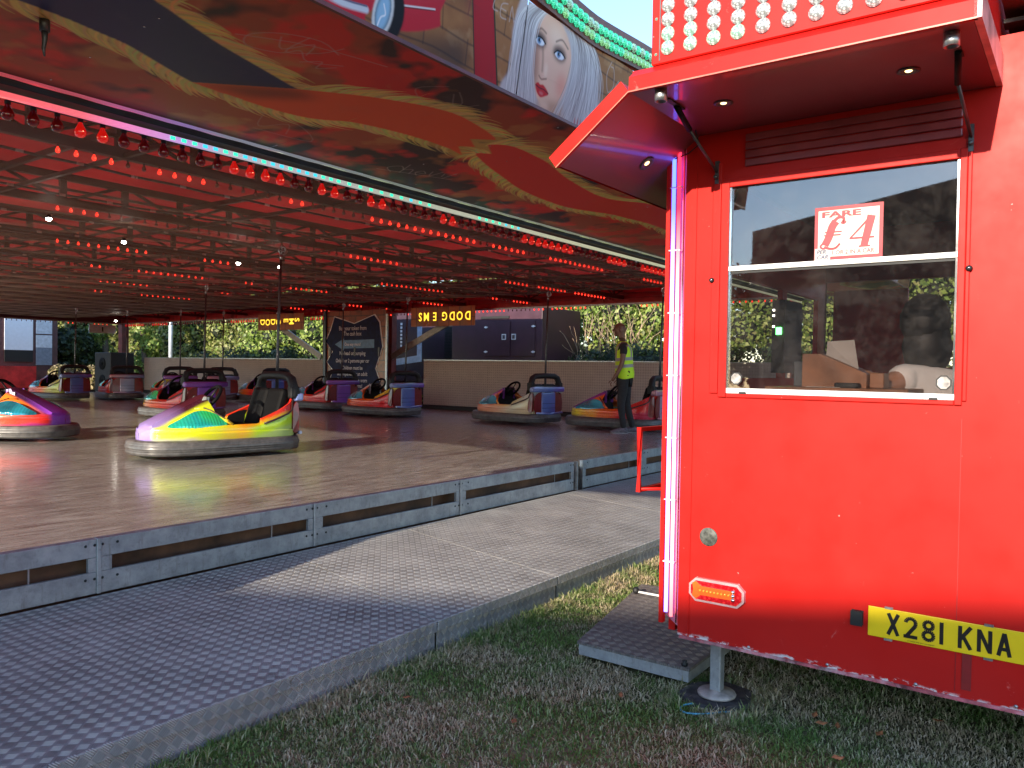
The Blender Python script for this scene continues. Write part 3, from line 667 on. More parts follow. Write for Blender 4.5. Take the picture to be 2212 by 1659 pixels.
hair(((3.80, 3.56), (3.9, 3.56)), ((3.60, 3.42), (3.78, 3.42)), ((3.57, 3.2), (3.78, 3.2)), ((3.56, 2.95), (3.84, 2.95)), 190, .05)
hair(((3.92, 3.56), (4.15, 3.58)), ((4.12, 3.47), (4.42, 3.45)), ((4.16, 3.25), (4.52, 3.28)), ((4.05, 3.0), (4.55, 2.95)), 330, .08)
for i in range(14): P.poly(smooth([(4.25+i*.017, 2.95), (4.262+i*.017, 3.0+.05*rh.random()), (4.275+i*.017, 2.95)], 3, True), (.5, .015, .03), .003, .7) if i % 2 else None
P.ell(4.45, 3.02, .012, .04, (.5, .01, .02), .002)
for q in ([(4.62, 3.47), (4.58, 3.38), (4.62, 3.28), (4.68, 3.33), (4.66, 3.43), (4.62, 3.44)], [(4.70, 3.33), (4.74, 3.38), (4.73, 3.30), (4.78, 3.36), (4.78, 3.3)], [(4.80, 3.31), (4.85, 3.38), (4.82, 3.30), (4.88, 3.33)], [(4.94, 3.42), (4.9, 3.33), (4.95, 3.30)],
          [(3.38, 3.44), (3.36, 3.36), (3.40, 3.355)], [(3.48, 3.42), (3.43, 3.40), (3.43, 3.34), (3.48, 3.34)], [(3.43, 3.38), (3.47, 3.38)], [(3.51, 3.34), (3.52, 3.42), (3.55, 3.35), (3.57, 3.43)]): P.line(smooth(q, 4), .006, (.6, .5, .45), .003, .7)
MUR = P.image('mural_art')
mu = thing('mural_board', (7, 2.64, 3.25), 'airbrushed mural board with a pale haired face on brick and a red car', 'mural')
MM = painted('mural_paint', MUR, .6, .0, False, .15)
for a, c in ((-.9, 1.62), (1.62, 3.652), (3.657, 5.69), (5.69, 7.725), (7.725, 9.8), (9.8, 12), (12, 15.6)):
    b = MB(); b.sheet([[(x, my(2.99), 2.99), (x, my(3.5), 3.5)] for x in (a+.002, c-.002)]); b.sheet([[(x, my(2.99)+.03, 2.99), (x, my(3.5)+.03, 3.5)] for x in (a+.002, c-.002)])
    b.build('mural_panel', MM, mu, uv=lambda v: ((v.x-1.2)/5, (v.z-2.96)/.6))
MB().box(-.9, 15.6, 2.655, 2.675, 2.972, 2.992).build('bottom_trim', M['frame'], mu)
b = MB(); rows = []
def toz(x): return 3.50+.05*abs(math.sin(math.pi*(x-4.35)/2.03))**1.5
for k in range(161):
    x = -.9+k*16.5/160; a = toz(x); rows.append([(x, my(a)-.012, a-.015), (x, my(a+.16)-.012, a+.165), (x, my(a+.16)+.03, a+.165), (x, my(a)+.03, a-.015)])
b.sheet(rows, wrap=True).build('top_rim', basic('brown_rim', (.16, .045, .03), .5, var=.3, scale=20), mu)
def cabmat(name, col, e):
    t = NT(name); n = t.n('TexVoronoi', iScale=130.); t.l(t.co(), n.inputs['Vector'])
    k = t.ramp(n.outputs['Distance'], [(.0, (1, 1, 1)), (.35, (.55, .55, .55)), (.6, (.12, .12, .12))]); c = t.mix(k, tuple(v*.15 for v in col), col)
    t.bsdf(c, .08, .3, t.bump(n.outputs['Distance'], .7, .004), coat=1., emit=c, es=e); return t.m
CG = [cabmat('green_cap_lit', (.04, .6, .32), .55), cabmat('green_cap_pale', (.35, .7, .5), .25), cabmat('green_cap_yellow', (.22, .6, .25), .45)]
CW = [cabmat('clear_cap', (.85, .88, .84), .25), cabmat('clear_cap_greenish', (.55, .9, .68), .5)]
def cap_mesh(r, h, mats, seg=14):
    b = MB(); b.lathe([(r*1.08, 0), (r*1.1, h*.25), (r, h*.4), (r*.8, h*.8), (r*.45, h), (0, h*1.05)], (0, 0, 0), (0, 0, 1), seg)
    o = b.build('cap', mats); me = o.data; bpy.data.objects.remove(o); return me
GC = [cap_mesh(.028, .022, m) for m in CG]
def inst(name, me, loc, parent, axis=None):
    o = bpy.data.objects.new(name, me); COL.objects.link(o); o.location = Vector(loc)-wloc(parent); o.parent = parent
    if axis is not None: o.rotation_euler = Vector((0, 0, 1)).rotation_difference(Vector(axis)).to_euler()
    return o
k = 0
for row in (0, 1):
    for i in range(48):
        x = 3.0+i*.0625+row*.03; z = toz(x)+.035+row*.062
        inst('cabochon_lamp', GC[0 if rb.random() < .6 else (1 if row else 2)], (x, my(z)-.013, z), mu, (0, -1, .0))
# -------------------------------------------------- mirror and light strips on the front edge
st = thing('light_strip_rail', (7, 4.46, 2.85), 'mirror strip and clear light strip with green lamps along roof edge', 'light strip')
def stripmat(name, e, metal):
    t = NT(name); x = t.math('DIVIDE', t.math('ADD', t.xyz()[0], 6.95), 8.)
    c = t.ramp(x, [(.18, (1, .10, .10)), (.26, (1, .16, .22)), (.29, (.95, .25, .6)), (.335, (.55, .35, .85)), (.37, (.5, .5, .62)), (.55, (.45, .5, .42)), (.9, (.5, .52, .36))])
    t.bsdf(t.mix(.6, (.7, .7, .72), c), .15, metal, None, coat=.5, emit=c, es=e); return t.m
b = MB(); rows = []
for i in range(160):
    x = -.9+i*16.4/159; rows.append([(x, 4.43+.006*math.sin(i*1.9), 2.868), (x, 4.425+.006*math.sin(i*1.3+1), 2.915)])
b.sheet(rows, 0, True).build('mirror_strip', stripmat('mirror_strip', .10, .9), st)  # pink and violet glow stands in for lamps reflected in the mirror
MB().box(-.9, 15.5, 4.44, 4.60, 2.835, 2.925).build('channel', M['black'], st)
MB().box(-.9, 15.5, 4.47, 4.505, 2.782, 2.812).build('lamp_strip', stripmat('clear_light_strip', .22, .3), st, .004)
gl_ = emis('green_lamp_glow', (.03, .7, .35), .55); gl2 = emis('blue_green_lamp_glow', (.03, .45, .6), .5)
b = MB()
for x in list(np.arange(2.65, 3.95, .072))+list(np.arange(4.05, 5.0, .11))+list(np.arange(5.6, 6.2, .1)):
    b.box(x, x+.03, 4.466, 4.4695, 2.786, 2.806, mi=rb.choice((0, 0, 1)))
split(b, 'green_lamp', [gl_, gl2], st)
# -------------------------------------------------- festoon bulbs
def bulbmats():
    t = NT('unlit_red_bulb'); t.bsdf((.22, .008, .01), .10, 0, None, coat=.5); u = t.m
    t = NT('lit_red_bulb'); t.bsdf((.4, .01, .01), .1, 0, None, coat=1., emit=(1, .012, .006), es=.12); l = t.m
    t = NT('lit_small_red_bulb'); t.bsdf((.4, .01, .01), .1, 0, None, emit=(1, .03, .015), es=.65); M['lit_small'] = t.m
    return u, l, emis('bulb_filament', (1, .16, .08), 5)
UB, LB, FIL = bulbmats()
def bulb_mesh(lit, seg):
    b = MB(); b.lathe([(.012, 0), (.012, -.018), (.017, -.03), (.030, -.055), (.033, -.07), (.026, -.090), (.012, -.099), (0, -.1)], (0, 0, 0), (0, 0, 1), seg, 0)
    b.lathe([(.015, .006), (.015, -.014)], (0, 0, 0), (0, 0, 1), seg, 1)
    if lit: b.ball((0, 0, -.068), .0345, 8, 2, (.5, 1.0, .4))
    o = b.build('bulb', [(LB if seg == 12 else M['lit_small']) if lit else UB, M['black'], FIL]); me = o.data; bpy.data.objects.remove(o); return me
BM = {(l, s): bulb_mesh(l, s) for l in (0, 1) for s in (8, 12)}
def litgroups(n, seed, share=.5):
    r = random.Random(seed); out = []
    while len(out) < n:
        k = r.choice((2, 4, 4, 6)); out += [r.random() < share]*k
    return out[:n]
def bulbrow(name_label, pts, seed, seg=8, share=.5, lits=None, parent=None):
    mid = Vector(pts[len(pts)//2]); t = thing('bulb_row', (mid.x, mid.y, mid.z+.02), name_label, 'bulb string', 'strings of red bulbs under the roof')
    MB().tube([Vector(pts[0])+Vector((0, 0, .015)), Vector(pts[-1])+Vector((0, 0, .015))], .012, 5).build('cable_channel', M['darksteel'], t)
    L = lits or litgroups(len(pts), seed, share)
    sc = 1. if seg == 12 else .54
    for p, l in zip(pts, L): inst('bulb', BM[(1 if l else 0, seg)], p, t).scale = (sc, sc, sc)
    return t
L1 = [0, 0, 0, 1, 1, 0, 0, 0, 0, 0, 0, 1, 1, 1, 1, 0, 0, 1, 1, 0, 0, 1, 1, 0, 0, 0, 0, 0, 1, 1, 0, 0, 0, 0, 0, 0, 0, 0, 1, 1, 1, 1, 1, 1, 1, 1, 0, 0, 0, 0, 0, 0]+[1, 1, 1, 1, 0, 0, 0, 1, 1, 1]*3
bulbrow('nearest string of large red bulbs behind the light strip', [(1.86+i*.126, 4.7, 2.83) for i in range(80)], 1, 12, lits=(L1*2)[:80])
names = ['second', 'third', 'fourth', 'fifth', 'sixth', 'seventh']
for k, y in enumerate(ROWY[:6]):
    x0 = .45*y; n = min(98, int((15-x0)/.127))
    bulbrow('%s string of red bulbs under the canopy counted from the light strip' % names[k], [(x0+i*.127, y, 2.98) for i in range(n)], 20+k, 8, .42)
bulbrow('string of red bulbs under the rear red beam', [(15.25, 4.6+i*.125, 2.86) for i in range(98)], 40, 8, .6)
bulbrow('string of small red bulbs along the far shaded edge', [(.6*28.6-8+i*.15, 28.85, 2.84) for i in range(38)], 41, 8, .45)
b = MB()
for i in range(92):
    p = (15.25, 16.9+i*.128, 2.86); b.lathe([(.012, 0), (.017, -.03), (.031, -.06), (.026, -.09), (0, -.1)], p, (0, 0, 1), 6, 1 if litgroups(92, 9)[i] else 0)
tag(b.build('bulb_row', [UB, LB]), 'far end of the red bulbs under the rear beam', 'bulb string', 'strings of red bulbs under the roof')
# white spot lamps in the ceiling
WS = emis('white_spot', (1, .96, .85), 22)
for (x, y, z, lab) in [(6.06, 8.67, 2.72, 'small bright white spotlight left of the tall pole'), (6.56, 8.5, 2.72, 'small bright white spotlight just right of the tall pole'), (4.48, 8.44, 2.75, 'white spotlight among the left trusses'), (3.47, 7.88, 2.78, 'white spotlight at the far left of the ceiling'), (12.5, 24.0, 2.72, 'white floodlight near the far corner post')]:
    t = thing('spotlight', (x, y, z), lab, 'spotlight', 'white spotlights in the ceiling'); s_ = 1.6 if y > 20 else 1
    MB().lathe([(.012, .04), (.022*s_, .025), (.024*s_, 0.004)], (x, y, z), (-.3, -.5, -1) if False else (0, 0, 1), 10).build('housing', M['black'], t)
    MB().ball((x, y, z-.005), .026*s_, 8, 0, (1, 1, .7)).build('lens', WS, t)

# ================================================================== TICKET BOOTH
BX, YL, YR, ZB, ZT = 3.21, 1.425, -2.4, .31, 2.60
bo = thing('ticket_booth', (4.5, .2, 0), 'red ticket booth trailer with raised hatch, serving window and rows of cap lamps', 'ticket booth')
W0, W1, WZ0, WZ1 = .375, 1.255, 1.352, 2.245        # hole for the window
TH = .04
b = MB()
b.box(BX, BX+TH, W1, YL, ZB, 2.45); b.box(BX, BX+TH, YR, W0, ZB, 2.62); b.box(BX, BX+TH, W0, W1, ZB, WZ0); b.box(BX, BX+TH, W0, W1, WZ1, 2.45)
b.build('rear_wall', M['red'], bo)
b = MB(); b.box(BX+TH, 5.6, YL+.03, YL+.06, ZB, 1.42); b.box(BX+TH, 5.6, YL+.03, YL+.06, 1.93, 2.55); b.box(BX+TH, 3.66, YL+.03, YL+.06, 1.42, 1.93)
b.box(4.66, 4.74, YL+.03, YL+.06, 1.42, 1.93); b.box(5.4, 5.6, YL+.03, YL+.06, 1.42, 1.93)
b.build('side_wall', M['redplain'], bo)
b = MB(); b.box(5.56, 5.6, YR, YL+.03, ZB, 1.50); b.box(5.56, 5.6, YR, YL+.03, 2.06, 2.55); b.box(5.56, 5.6, .95, 1.40, 1.50, 2.0); b.box(5.56, 5.6, 1.52, YL+.03, 1.5, 2.06); b.box(5.56, 5.6, YR, .1, 1.50, 2.06)
b.build('front_wall', M['redplain'], bo)
MB().box(BX+.01, 5.6, YR, YL+.05, 2.56, 2.60).build('roof', M['redplain'], bo)
MB().box(BX+.05, 5.55, YR, YL+.02, .42, .46).build('floor', M['black'], bo)
MB().box(BX+.05, 5.54, YR+.02, YL+.02, 2.40, 2.43).build('ceiling_lining', basic('brown_lining', (.10, .06, .045), .5), bo)
MB().box(BX+.045, BX+.06, W1+.01, YL, .5, 2.4).box(BX+.045, BX+.06, YR, W0-.01, .5, 2.4).box(BX+.045, BX+.06, W0-.01, W1+.01, .5, 1.33).build('wall_lining', basic('brown_panel', (.12, .07, .05), .5), bo)
split(MB().box(BX-.0015, BX-.0005, .364, .366, ZB+.02, WZ0-.055).box(BX-.0025, BX-.0005, .315, .345, ZB+.03, .469), 'panel_seam', basic('seam_dark_red', (.22, .005, .005), .6), bo)
MB().box(BX-.005, BX, 1.372, 1.376, ZB, 2.44).build('panel_seam', M['redplain'], bo)
# chipped bottom edge strip and rivets
b = MB()
for y in np.arange(YR+.1, 1.4, .31): b.lathe([(.007, 0), (.005, .003), (0, .004)], (BX-.0005, y, ZB+.012), (-1, 0, 0), 8)
split(b, 'rivet', M['steel'], bo)
MB().box(BX-.007, BX+.03, YR, YL-.01, ZB-.012, ZB+.0).build('bottom_edge', basic('worn_pink_edge', (.42, .10, .12), .5, var=.5, scale=14, grime=(.6, .55, .55)), bo)
# window
wi = MB()
wi.box(BX-.012, BX+.02, 1.228, 1.262, 1.345, 2.25).box(BX-.012, BX+.02, .366, .39, 1.345, 2.25).box(BX-.012, BX+.02, .3905, 1.2275, 2.215, 2.25)
wi.box(BX-.010, BX+.02, .3905, 1.2275, 1.345, 1.362)
win = wi.build('window', M['redplain'], bo, .003, 2)
MB().box(BX-.006, BX+.016, .3905, 1.2275, 1.3625, 1.384).build('sill', M['white'], win, .002, 1)
MB().box(BX-.008, BX+.014, .3905, 1.2275, 1.868, 1.888).build('glazing_bar', M['white'], win, .002, 1)
split(MB().box(BX-.003, BX+.012, 1.2195, 1.2275, 1.3845, 2.2145).box(BX-.003, BX+.012, .3905, .3975, 1.3845, 2.2145), 'side_channel', M['chrome'], win)
MB().box(BX+.004, BX+.008, .398, 1.219, 1.3845, 1.8675).build('lower_pane', M['glass'], win)
MB().box(BX+.0075, BX+.0115, .398, 1.219, 1.8885, 2.2145).build('upper_pane', M['glass'], win)
MB().box(BX+.001, BX+.0035, .40, 1.218, 1.8575, 1.867).build('pane_edge', M['black'], win)
for y, r in ((1.187, .026), (.425, .027)):
    b = MB(); pts = [(y+r*math.cos(math.pi/8+k*math.pi/4), 1.424+r*1.05*math.sin(math.pi/8+k*math.pi/4)) for k in range(8)]
    b.prism(pts, lambda p, k: (BX+.0035-.004*k, p[0], p[1]), 0); b.prism([((p[0]-y)*.82+y, (p[1]-1.424)*.82+1.424) for p in pts], lambda p, k: (BX-.0006-.001*k, p[0], p[1]), 1)
    b.build('catch_plate', [M['black'], basic('clear_catch', (.45, .42, .40), .2, .3, .3, 60)], win)
for y in (1.156, .456): MB().box(BX-.014, BX-.006, y-.014, y+.014, 1.361, 1.370).build('finger_pull', M['black'], win, .001, 1)
# lintel, shutter slats above the window
MB().box(BX-.006, BX-.0005, .372, 1.24, 2.2505, 2.285).build('lintel', M['redplain'], bo)
b = MB()
for k in range(4): b.box(BX-.012, BX-.001, .385, 1.165, 2.292+.034*k, 2.322+.034*k)
split(b, 'shutter_slat', basic('slat_red', (.24, .03, .035), .35, coat=.3), bo, bevel=.004)
split(MB().box(BX-.010, BX-.001, .352, .366, 1.36, 2.28).box(BX-.010, BX-.001, 1.264, 1.30, 1.36, 2.32), 'jamb', M['redplain'], bo, bevel=.003)
# octagonal-free canopy: raised hatch over the window
cx0, cx1, cy0, cy1, cz = 2.56, BX-.001, .28, 1.365, 2.45
MB().box(cx0+.02, cx1, cy0+.01, cy1, cz, cz+.012).build('canopy_soffit', M['soffit'], bo)
b = MB(); b.add([(cx0, cy0, cz-.002), (cx0, cy1, cz-.002), (cx0+.004, cy1, cz+.052), (cx0+.004, cy0, cz+.052), (cx0+.05, cy1, cz+.088), (cx0+.05, cy0, cz+.088), (cx0+.02, cy0, cz-.002), (cx0+.02, cy1, cz-.002)],
      [(0, 1, 2, 3), (3, 2, 4, 5), (0, 6, 7, 1)]); b.build('canopy_fascia', M['redplain'], bo)
MB().box(cx0+.05, cx1, cy0, cy1+.01, cz+.0125, cz+.088).build('canopy_top', M['redplain'], bo)
b = MB(); b.prism([(cx0, cz-.002), (cx1, cz-.002), (cx1, cz+.1), (cx0+.05, cz+.088), (cx0+.004, cz+.052)], lambda p, k: (p[0], cy0-.012+.02*k, p[1])); b.build('canopy_end', basic('pale_sunlit_edge', (.62, .38, .36), .35, var=.3, scale=10), bo)  # pale end colour imitates sunlight on this edge
MB().box(cx0-.0015, cx0+.0005, cy0, cy1, cz-.004, cz+.001).build('canopy_edge_wear', basic('bare_edge', (.5, .12, .08), .4), bo)
# side flap hanging outward from the canopy
fl_a, fl_b = Vector((0, 1.366, 2.452)), Vector((0, 1.672, 2.222)); fd = (fl_b-fl_a).normalized(); fn = Vector((0, -fd.z, fd.y))
if fn.z < 0: fn = -fn
def flp(x, a, h): p = fl_a+fd*a+fn*h; return (x, p.y, p.z)
LF = (fl_b-fl_a).length; FX1 = 5.3
b = MB(); b.add([flp(x, a, h) for x in (cx0+.018, FX1) for a in (0, LF-.002) for h in (.0, .045)], [(0, 1, 3, 2), (4, 6, 7, 5), (0, 4, 5, 1), (2, 3, 7, 6), (1, 5, 7, 3)], 0)
b.add([flp(x, a, -.0015) for x in (cx0+.018, FX1) for a in (0, LF-.01)], [(0, 1, 3, 2)], 1)
fp = b.build('side_flap', [M['redplain'], M['soffit']], bo)
b = MB(); b.add([flp(x, a, h) for x in (cx0, cx0+.0175) for a in (0, LF) for h in (-.003, .05)], [(0, 1, 3, 2), (4, 6, 7, 5), (0, 4, 5, 1), (2, 3, 7, 6), (0, 2, 6, 4), (1, 5, 7, 3)])
b.build('flap_edge', M['redplain'], bo)
b = MB(); b.add([flp(cx0-.001, a, h) for a in (0, LF) for h in (-.0045, -.001)], [(0, 1, 3, 2)]); b.build('flap_edge_wear', basic('bare_edge2', (.5, .16, .1), .4), bo)
# bump stops (short steel tubes)
for (x, y, z) in ((2.612, 1.262, cz), (2.64, .352, cz)):
    MB().lathe([(.0215, 0), (.0225, -.040), (.019, -.041), (.019, -.03), (0, -.03)], (x, y, z), n=18).build('bump_stop', M['steel'], bo)
q = flp(3.75, .24, -.002); MB().lathe([(.024, 0), (.024, .055), (.0, .055)], q, tuple(-fn), 14).build('bump_stop', M['black'], bo)
# downlights
DL = emis('warm_downlight', (1, .62, .25), 1.6)
for p, ax in (((2.861, 1.128, cz-.001), (0, 0, -1)), ((2.888, .508, cz-.001), (0, 0, -1)), (flp(3.05, .21, -.003), tuple(-fn))):
    d = MB().lathe([(.034, 0), (.036, .003), (.024, .004), (.021, .001)], p, ax, 20).build('downlight', M['darksteel'], bo)
    MB().lathe([(.013, .0), (.009, .003), (0, .003)], p, ax, 14, 0).build('lens', DL, d); d2 = MB().lathe([(.022, .0005), (.0, .0006)], p, ax, 14).build('reflector', basic('downlight_reflector', (.7, .5, .25), .25, .7), d)
# gas struts with brackets
for y, yb in ((1.30, 1.283), (.372, .358)):
    s_ = MB().tube([(2.78, y-.02, cz-.006), (2.95, y, 2.40)], .011, 8).build('gas_strut', M['blackgloss'], bo)
    MB().tube([(2.95, y, 2.40), (BX-.014, yb, 2.285)], .006, 8).build('rod', M['darksteel'], s_)
    MB().box(BX-.013, BX-.001, yb-.008, yb+.008, 2.235, 2.33).lathe([(.008, 0), (.008, .018), (0, .018)], (BX-.013, yb, 2.262), (-1, 0, 0), 8).build('bracket', M['darksteel'], s_)
    MB().box(2.70, 2.84, y-.03, y-.01, cz-.006, cz-.0015).build('mount', M['black'], s_)
g = MB().tube([flp(3.35, .17, -.012), flp(3.75, .03, -.03), (3.8, 1.46, 2.20)], .007, 6).build('gas_strut', M['darksteel'], bo)
MB().tube([(3.12, 1.35, 2.452), (3.19, 1.36, 2.41), (3.195, 1.41, 2.38), (3.2, 1.5, 2.36)], .003, 5).build('cable', M['black'], bo)
# round knobs, disc, lamp, plate lamp
for (y, z) in ((1.296, 1.834), (.354, 1.827)):
    k_ = MB().lathe([(.011, 0), (.011, .012), (.009, .02), (.004, .022)], (BX-.0005, y, z), (-1, 0, 0), 14).build('rubber_buffer', M['black'], bo); MB().lathe([(.004, 0), (.0035, .002), (0, .002)], (BX-.022, y, z), (-1, 0, 0), 8).build('screw', M['chrome'], k_)
MB().lathe([(.0395, 0), (.0395, .003), (.036, .0042), (0, .0042)], (BX-.0005, 1.291, .752), (-1, 0, 0), 32).build('cable_hole_cover', basic('scratched_grey_disc', (.055, .06, .05), .5, .1, .5, 70, grime=(.13, .13, .12)), bo)
def octo(y0, y1, z0, z1, c): return [(y0+c, z0), (y1-c, z0), (y1, z0+c), (y1, z1-c), (y1-c, z1), (y0+c, z1), (y0, z1-c), (y0, z0+c)]
LY0, LY1, LZ0, LZ1 = 1.127, 1.367, .476, .575
tl = MB().prism(octo(LY0, LY1, LZ0, LZ1, .028), lambda p, k: (BX-.0005-.018*k, p[0], p[1])).build('tail_light', basic('clear_lamp_body', (.62, .38, .38), .08, .2, .15, coat=1.), bo, .005, 2)
t = NT('red_lens'); vv = t.n('TexVoronoi', iScale=70.); t.l(t.co(), vv.inputs['Vector']); t.bsdf(t.ramp(vv.outputs['Distance'], [(.1, (.75, .03, .03)), (.6, (.40, .005, .01))]), .08, 0, t.bump(vv.outputs['Distance'], .6, .003), coat=1.); RL = t.m
MB().prism(octo(LY0+.010, LY1-.010, LZ0+.010, LZ1-.010, .022), lambda p, k: (BX-.0187-.004*k, p[0], p[1])).build('red_lens', RL, tl, .002, 2)
MB().prism([(1.165, .507), (1.31, .507), (1.335, .488), (1.35, .50), (1.345, .527), (1.35, .553), (1.335, .563), (1.31, .545), (1.165, .545)], lambda p, k: (BX-.023-.003*k, p[0], p[1])).build('orange_lens', basic('orange_lens', (.85, .12, .02), .15, coat=1.), tl)
b = MB()
for i in range(9): b.ball((BX-.0265, 1.19+i*.0155, .526), .0052, 8, 0)
split(b, 'indicator_led', basic('amber_led', (.9, .35, .02), .1, coat=1.), tl)
b = MB()
for i in range(3): b.ball((BX-.0265, 1.172, .509+i*.017), .0075, 8)
for i in range(3): b.ball((BX-.0245, 1.172, .509+i*.017), .009, 8)
split(b, 'reverse_led', M['chrome'], tl)
MB().prism([(.673, .50), (.716, .50), (.716, .556), (.673, .556)], lambda p, k: (BX-.0005-.02*k, p[0]*(1-.0*k), p[1])).build('plate_lamp', M['black'], bo, .016, 5)
pl = MB().box(BX-.006, BX-.0005, .158, .656, .470, .581).build('number_plate', basic('yellow_reflective', (.78, .52, .01), .35, var=.06), bo, .002, 2)
PK = basic('plate_black', (.012, .008, .008), .4)
def pltext(s, x0):
    """characters drawn as strokes: local x to the right (towards -Y), height 79 mm"""
    H_, T_ = .079, .0125; yb_ = .487
    def Q(a, c): return (a, c)
    b = MB(); x = x0
    def stroke(pts, b):
        for (p, q) in zip(pts[:-1], pts[1:]):
            d = Vector((q[0]-p[0], q[1]-p[1])); L = d.length; d /= L; n_ = Vector((-d.y, d.x))*T_/2; e = d*T_*.0
            o = [Vector(p)-e+n_, Vector(p)-e-n_, Vector(q)+e-n_, Vector(q)+e+n_]
            b.prism([(v.x, v.y) for v in o], lambda v, k: (BX-.0062-.0008*k-.00005*(len(b.v) % 7), x0-v[0], yb_+v[1]))
    def arc(cx_, cz_, rx, rz, a0, a1, n=10): return [(cx_+rx*math.cos(rad(a0+(a1-a0)*i/n)), cz_+rz*math.sin(rad(a0+(a1-a0)*i/n))) for i in range(n+1)]
    cur = 0; h = T_/2
    for ch in s:
        w_ = .046
        if ch == ' ': cur += .033; continue
        if ch == 'X': S_ = [[(0+h, 0), (w_-h, H_)], [(0+h, H_), (w_-h, 0)]]
        elif ch == '2': S_ = [arc(w_/2, H_-.0235, w_/2-h, .0175, 175, -35, 12)+[(h+.004, h+.001)], [(0, h), (w_, h)]]
        elif ch == '8': S_ = [arc(w_/2, H_-.0205, w_/2-h-.002, .0145, 0, 360, 18), arc(w_/2, .0215, w_/2-h, .0155, 0, 360, 18)]
        elif ch == '1': w_ = .0125; S_ = [[(h, 0), (h, H_)]]
        elif ch == 'K': S_ = [[(h, 0), (h, H_)], [(h, .030), (w_-h, H_)], [(.018, .040), (w_-h, 0)]]
        elif ch == 'N': S_ = [[(h, 0), (h, H_)], [(h, H_-.002), (w_-h, .002)], [(w_-h, 0), (w_-h, H_)]]
        elif ch == 'A': S_ = [[(h, 0), (w_/2, H_)], [(w_/2, H_), (w_-h, 0)], [(.012, .024), (w_-.012, .024)]]
        b = MB()
        for q in S_: stroke([(p[0]+cur, p[1]) for p in q], b)
        b.build('character', PK, pl); cur += w_+.0125
pltext('X281 KNA', .592)
def text(s, size, org, parent, mat, xa=(0, -1, 0), ya=(0, 0, 1), name='lettering', bold=0., shear=0., align='LEFT', sx=1., ext=.0004, spacing=1.):
    cu = bpy.data.curves.new('t', 'FONT'); cu.body = s; cu.size = size; cu.offset = bold; cu.shear = shear; cu.align_x = align; cu.extrude = ext; cu.space_character = spacing; cu.resolution_u = 3
    o = bpy.data.objects.new('t', cu); COL.objects.link(o); dg = bpy.context.evaluated_depsgraph_get(); me = bpy.data.meshes.new_from_object(o.evaluated_get(dg))
    bpy.data.objects.remove(o); X_, Y_ = Vector(xa), Vector(ya); Z_ = X_.cross(Y_); O_ = Vector(org)-(wloc(parent) if parent else Vector())
    for v in me.vertices: c = v.co; v.co = O_+X_*c.x*sx+Y_*c.y+Z_*c.z
    me.materials.clear(); me.materials.append(mat); r = bpy.data.objects.new(name, me); COL.objects.link(r); r.parent = parent; return r
text('J W HARRIS AND SONS AMUSEMENTS', .0052, (BX-.0066, .52, .4755), pl, PK, ext=.0002)
for y in (.585, .265):
    for z in (.4665, .5845): MB().box(BX-.0085, BX-.001, y-.014, y+.014, z-.004, z+.004).build('plate_clip', M['steel'], pl)
# corner light tubes
hs = MB(); hs.add([(BX+.002, YL, .345), (BX+.05, 1.512, .375), (BX+.05, 1.512, 2.44), (BX+.002, YL, 2.44)], [(0, 1, 2, 3)])
co_ = hs.build('corner_light_housing', basic('pale_housing', (.55, .22, .30), .3, coat=.5), bo)
MB().tube([(BX-.006, 1.452-.022, .36), (BX-.006, 1.452-.022, 2.44)], .004, 6).build('edge_trim', M['chrome'], co_)
MB().box(BX+.0, BX+.03, 1.497, 1.515, .345, 2.44).build('red_edge', M['redplain'], co_)
def tubemat(name, lo, hi, s):
    t = NT(name); z = t.xyz()[2]; c = t.ramp(t.math('DIVIDE', z, 2.5), [(0, lo), (.10, lo), (.32, hi), (.66, hi), (.86, lo)]); e = t.n('Emission'); t.l(c, e.inputs[0]); e.inputs[1].default_value = s; t.l(e.outputs[0], t.out.inputs[0]); return t.m
MB().tube([(BX-.006, 1.478, .40), (BX-.006, 1.478, 2.44)], .0085, 10).build('blue_light_tube', tubemat('violet_tube', (.08, .12, 1.), (.52, .34, 1.), 1.4), co_)
MB().tube([(BX-.010, 1.452, .385), (BX-.010, 1.452, 2.44)], .0075, 10).build('red_light_tube', tubemat('pink_tube', (1., .02, .05), (1., .45, .42), 1.1), co_)
b = MB()
for z in np.arange(.62, 2.4, .27): b.box(BX-.017, BX+.0, 1.44, 1.492, z, z+.004)
split(b, 'tube_clip', basic('clear_clip', (.8, .7, .75), .2), co_)
# red grab frame beside the corner
gb = MB()
gb.tube([(3.46, 1.75, .875), (3.46, 1.75, 1.168), (3.86, 1.75, 1.162), (3.86, 1.75, .872)], .0165, 4, closed=True, smooth=False, flat=(1, 1))
gb.tube([(3.86, 1.75, 1.0), (3.9, 1.5, 1.0)], .014, 4).tube([(3.46, 1.75, .88), (3.9, 1.5, .86)], .010, 4)
gb.build('grab_frame', M['redplain'], bo)
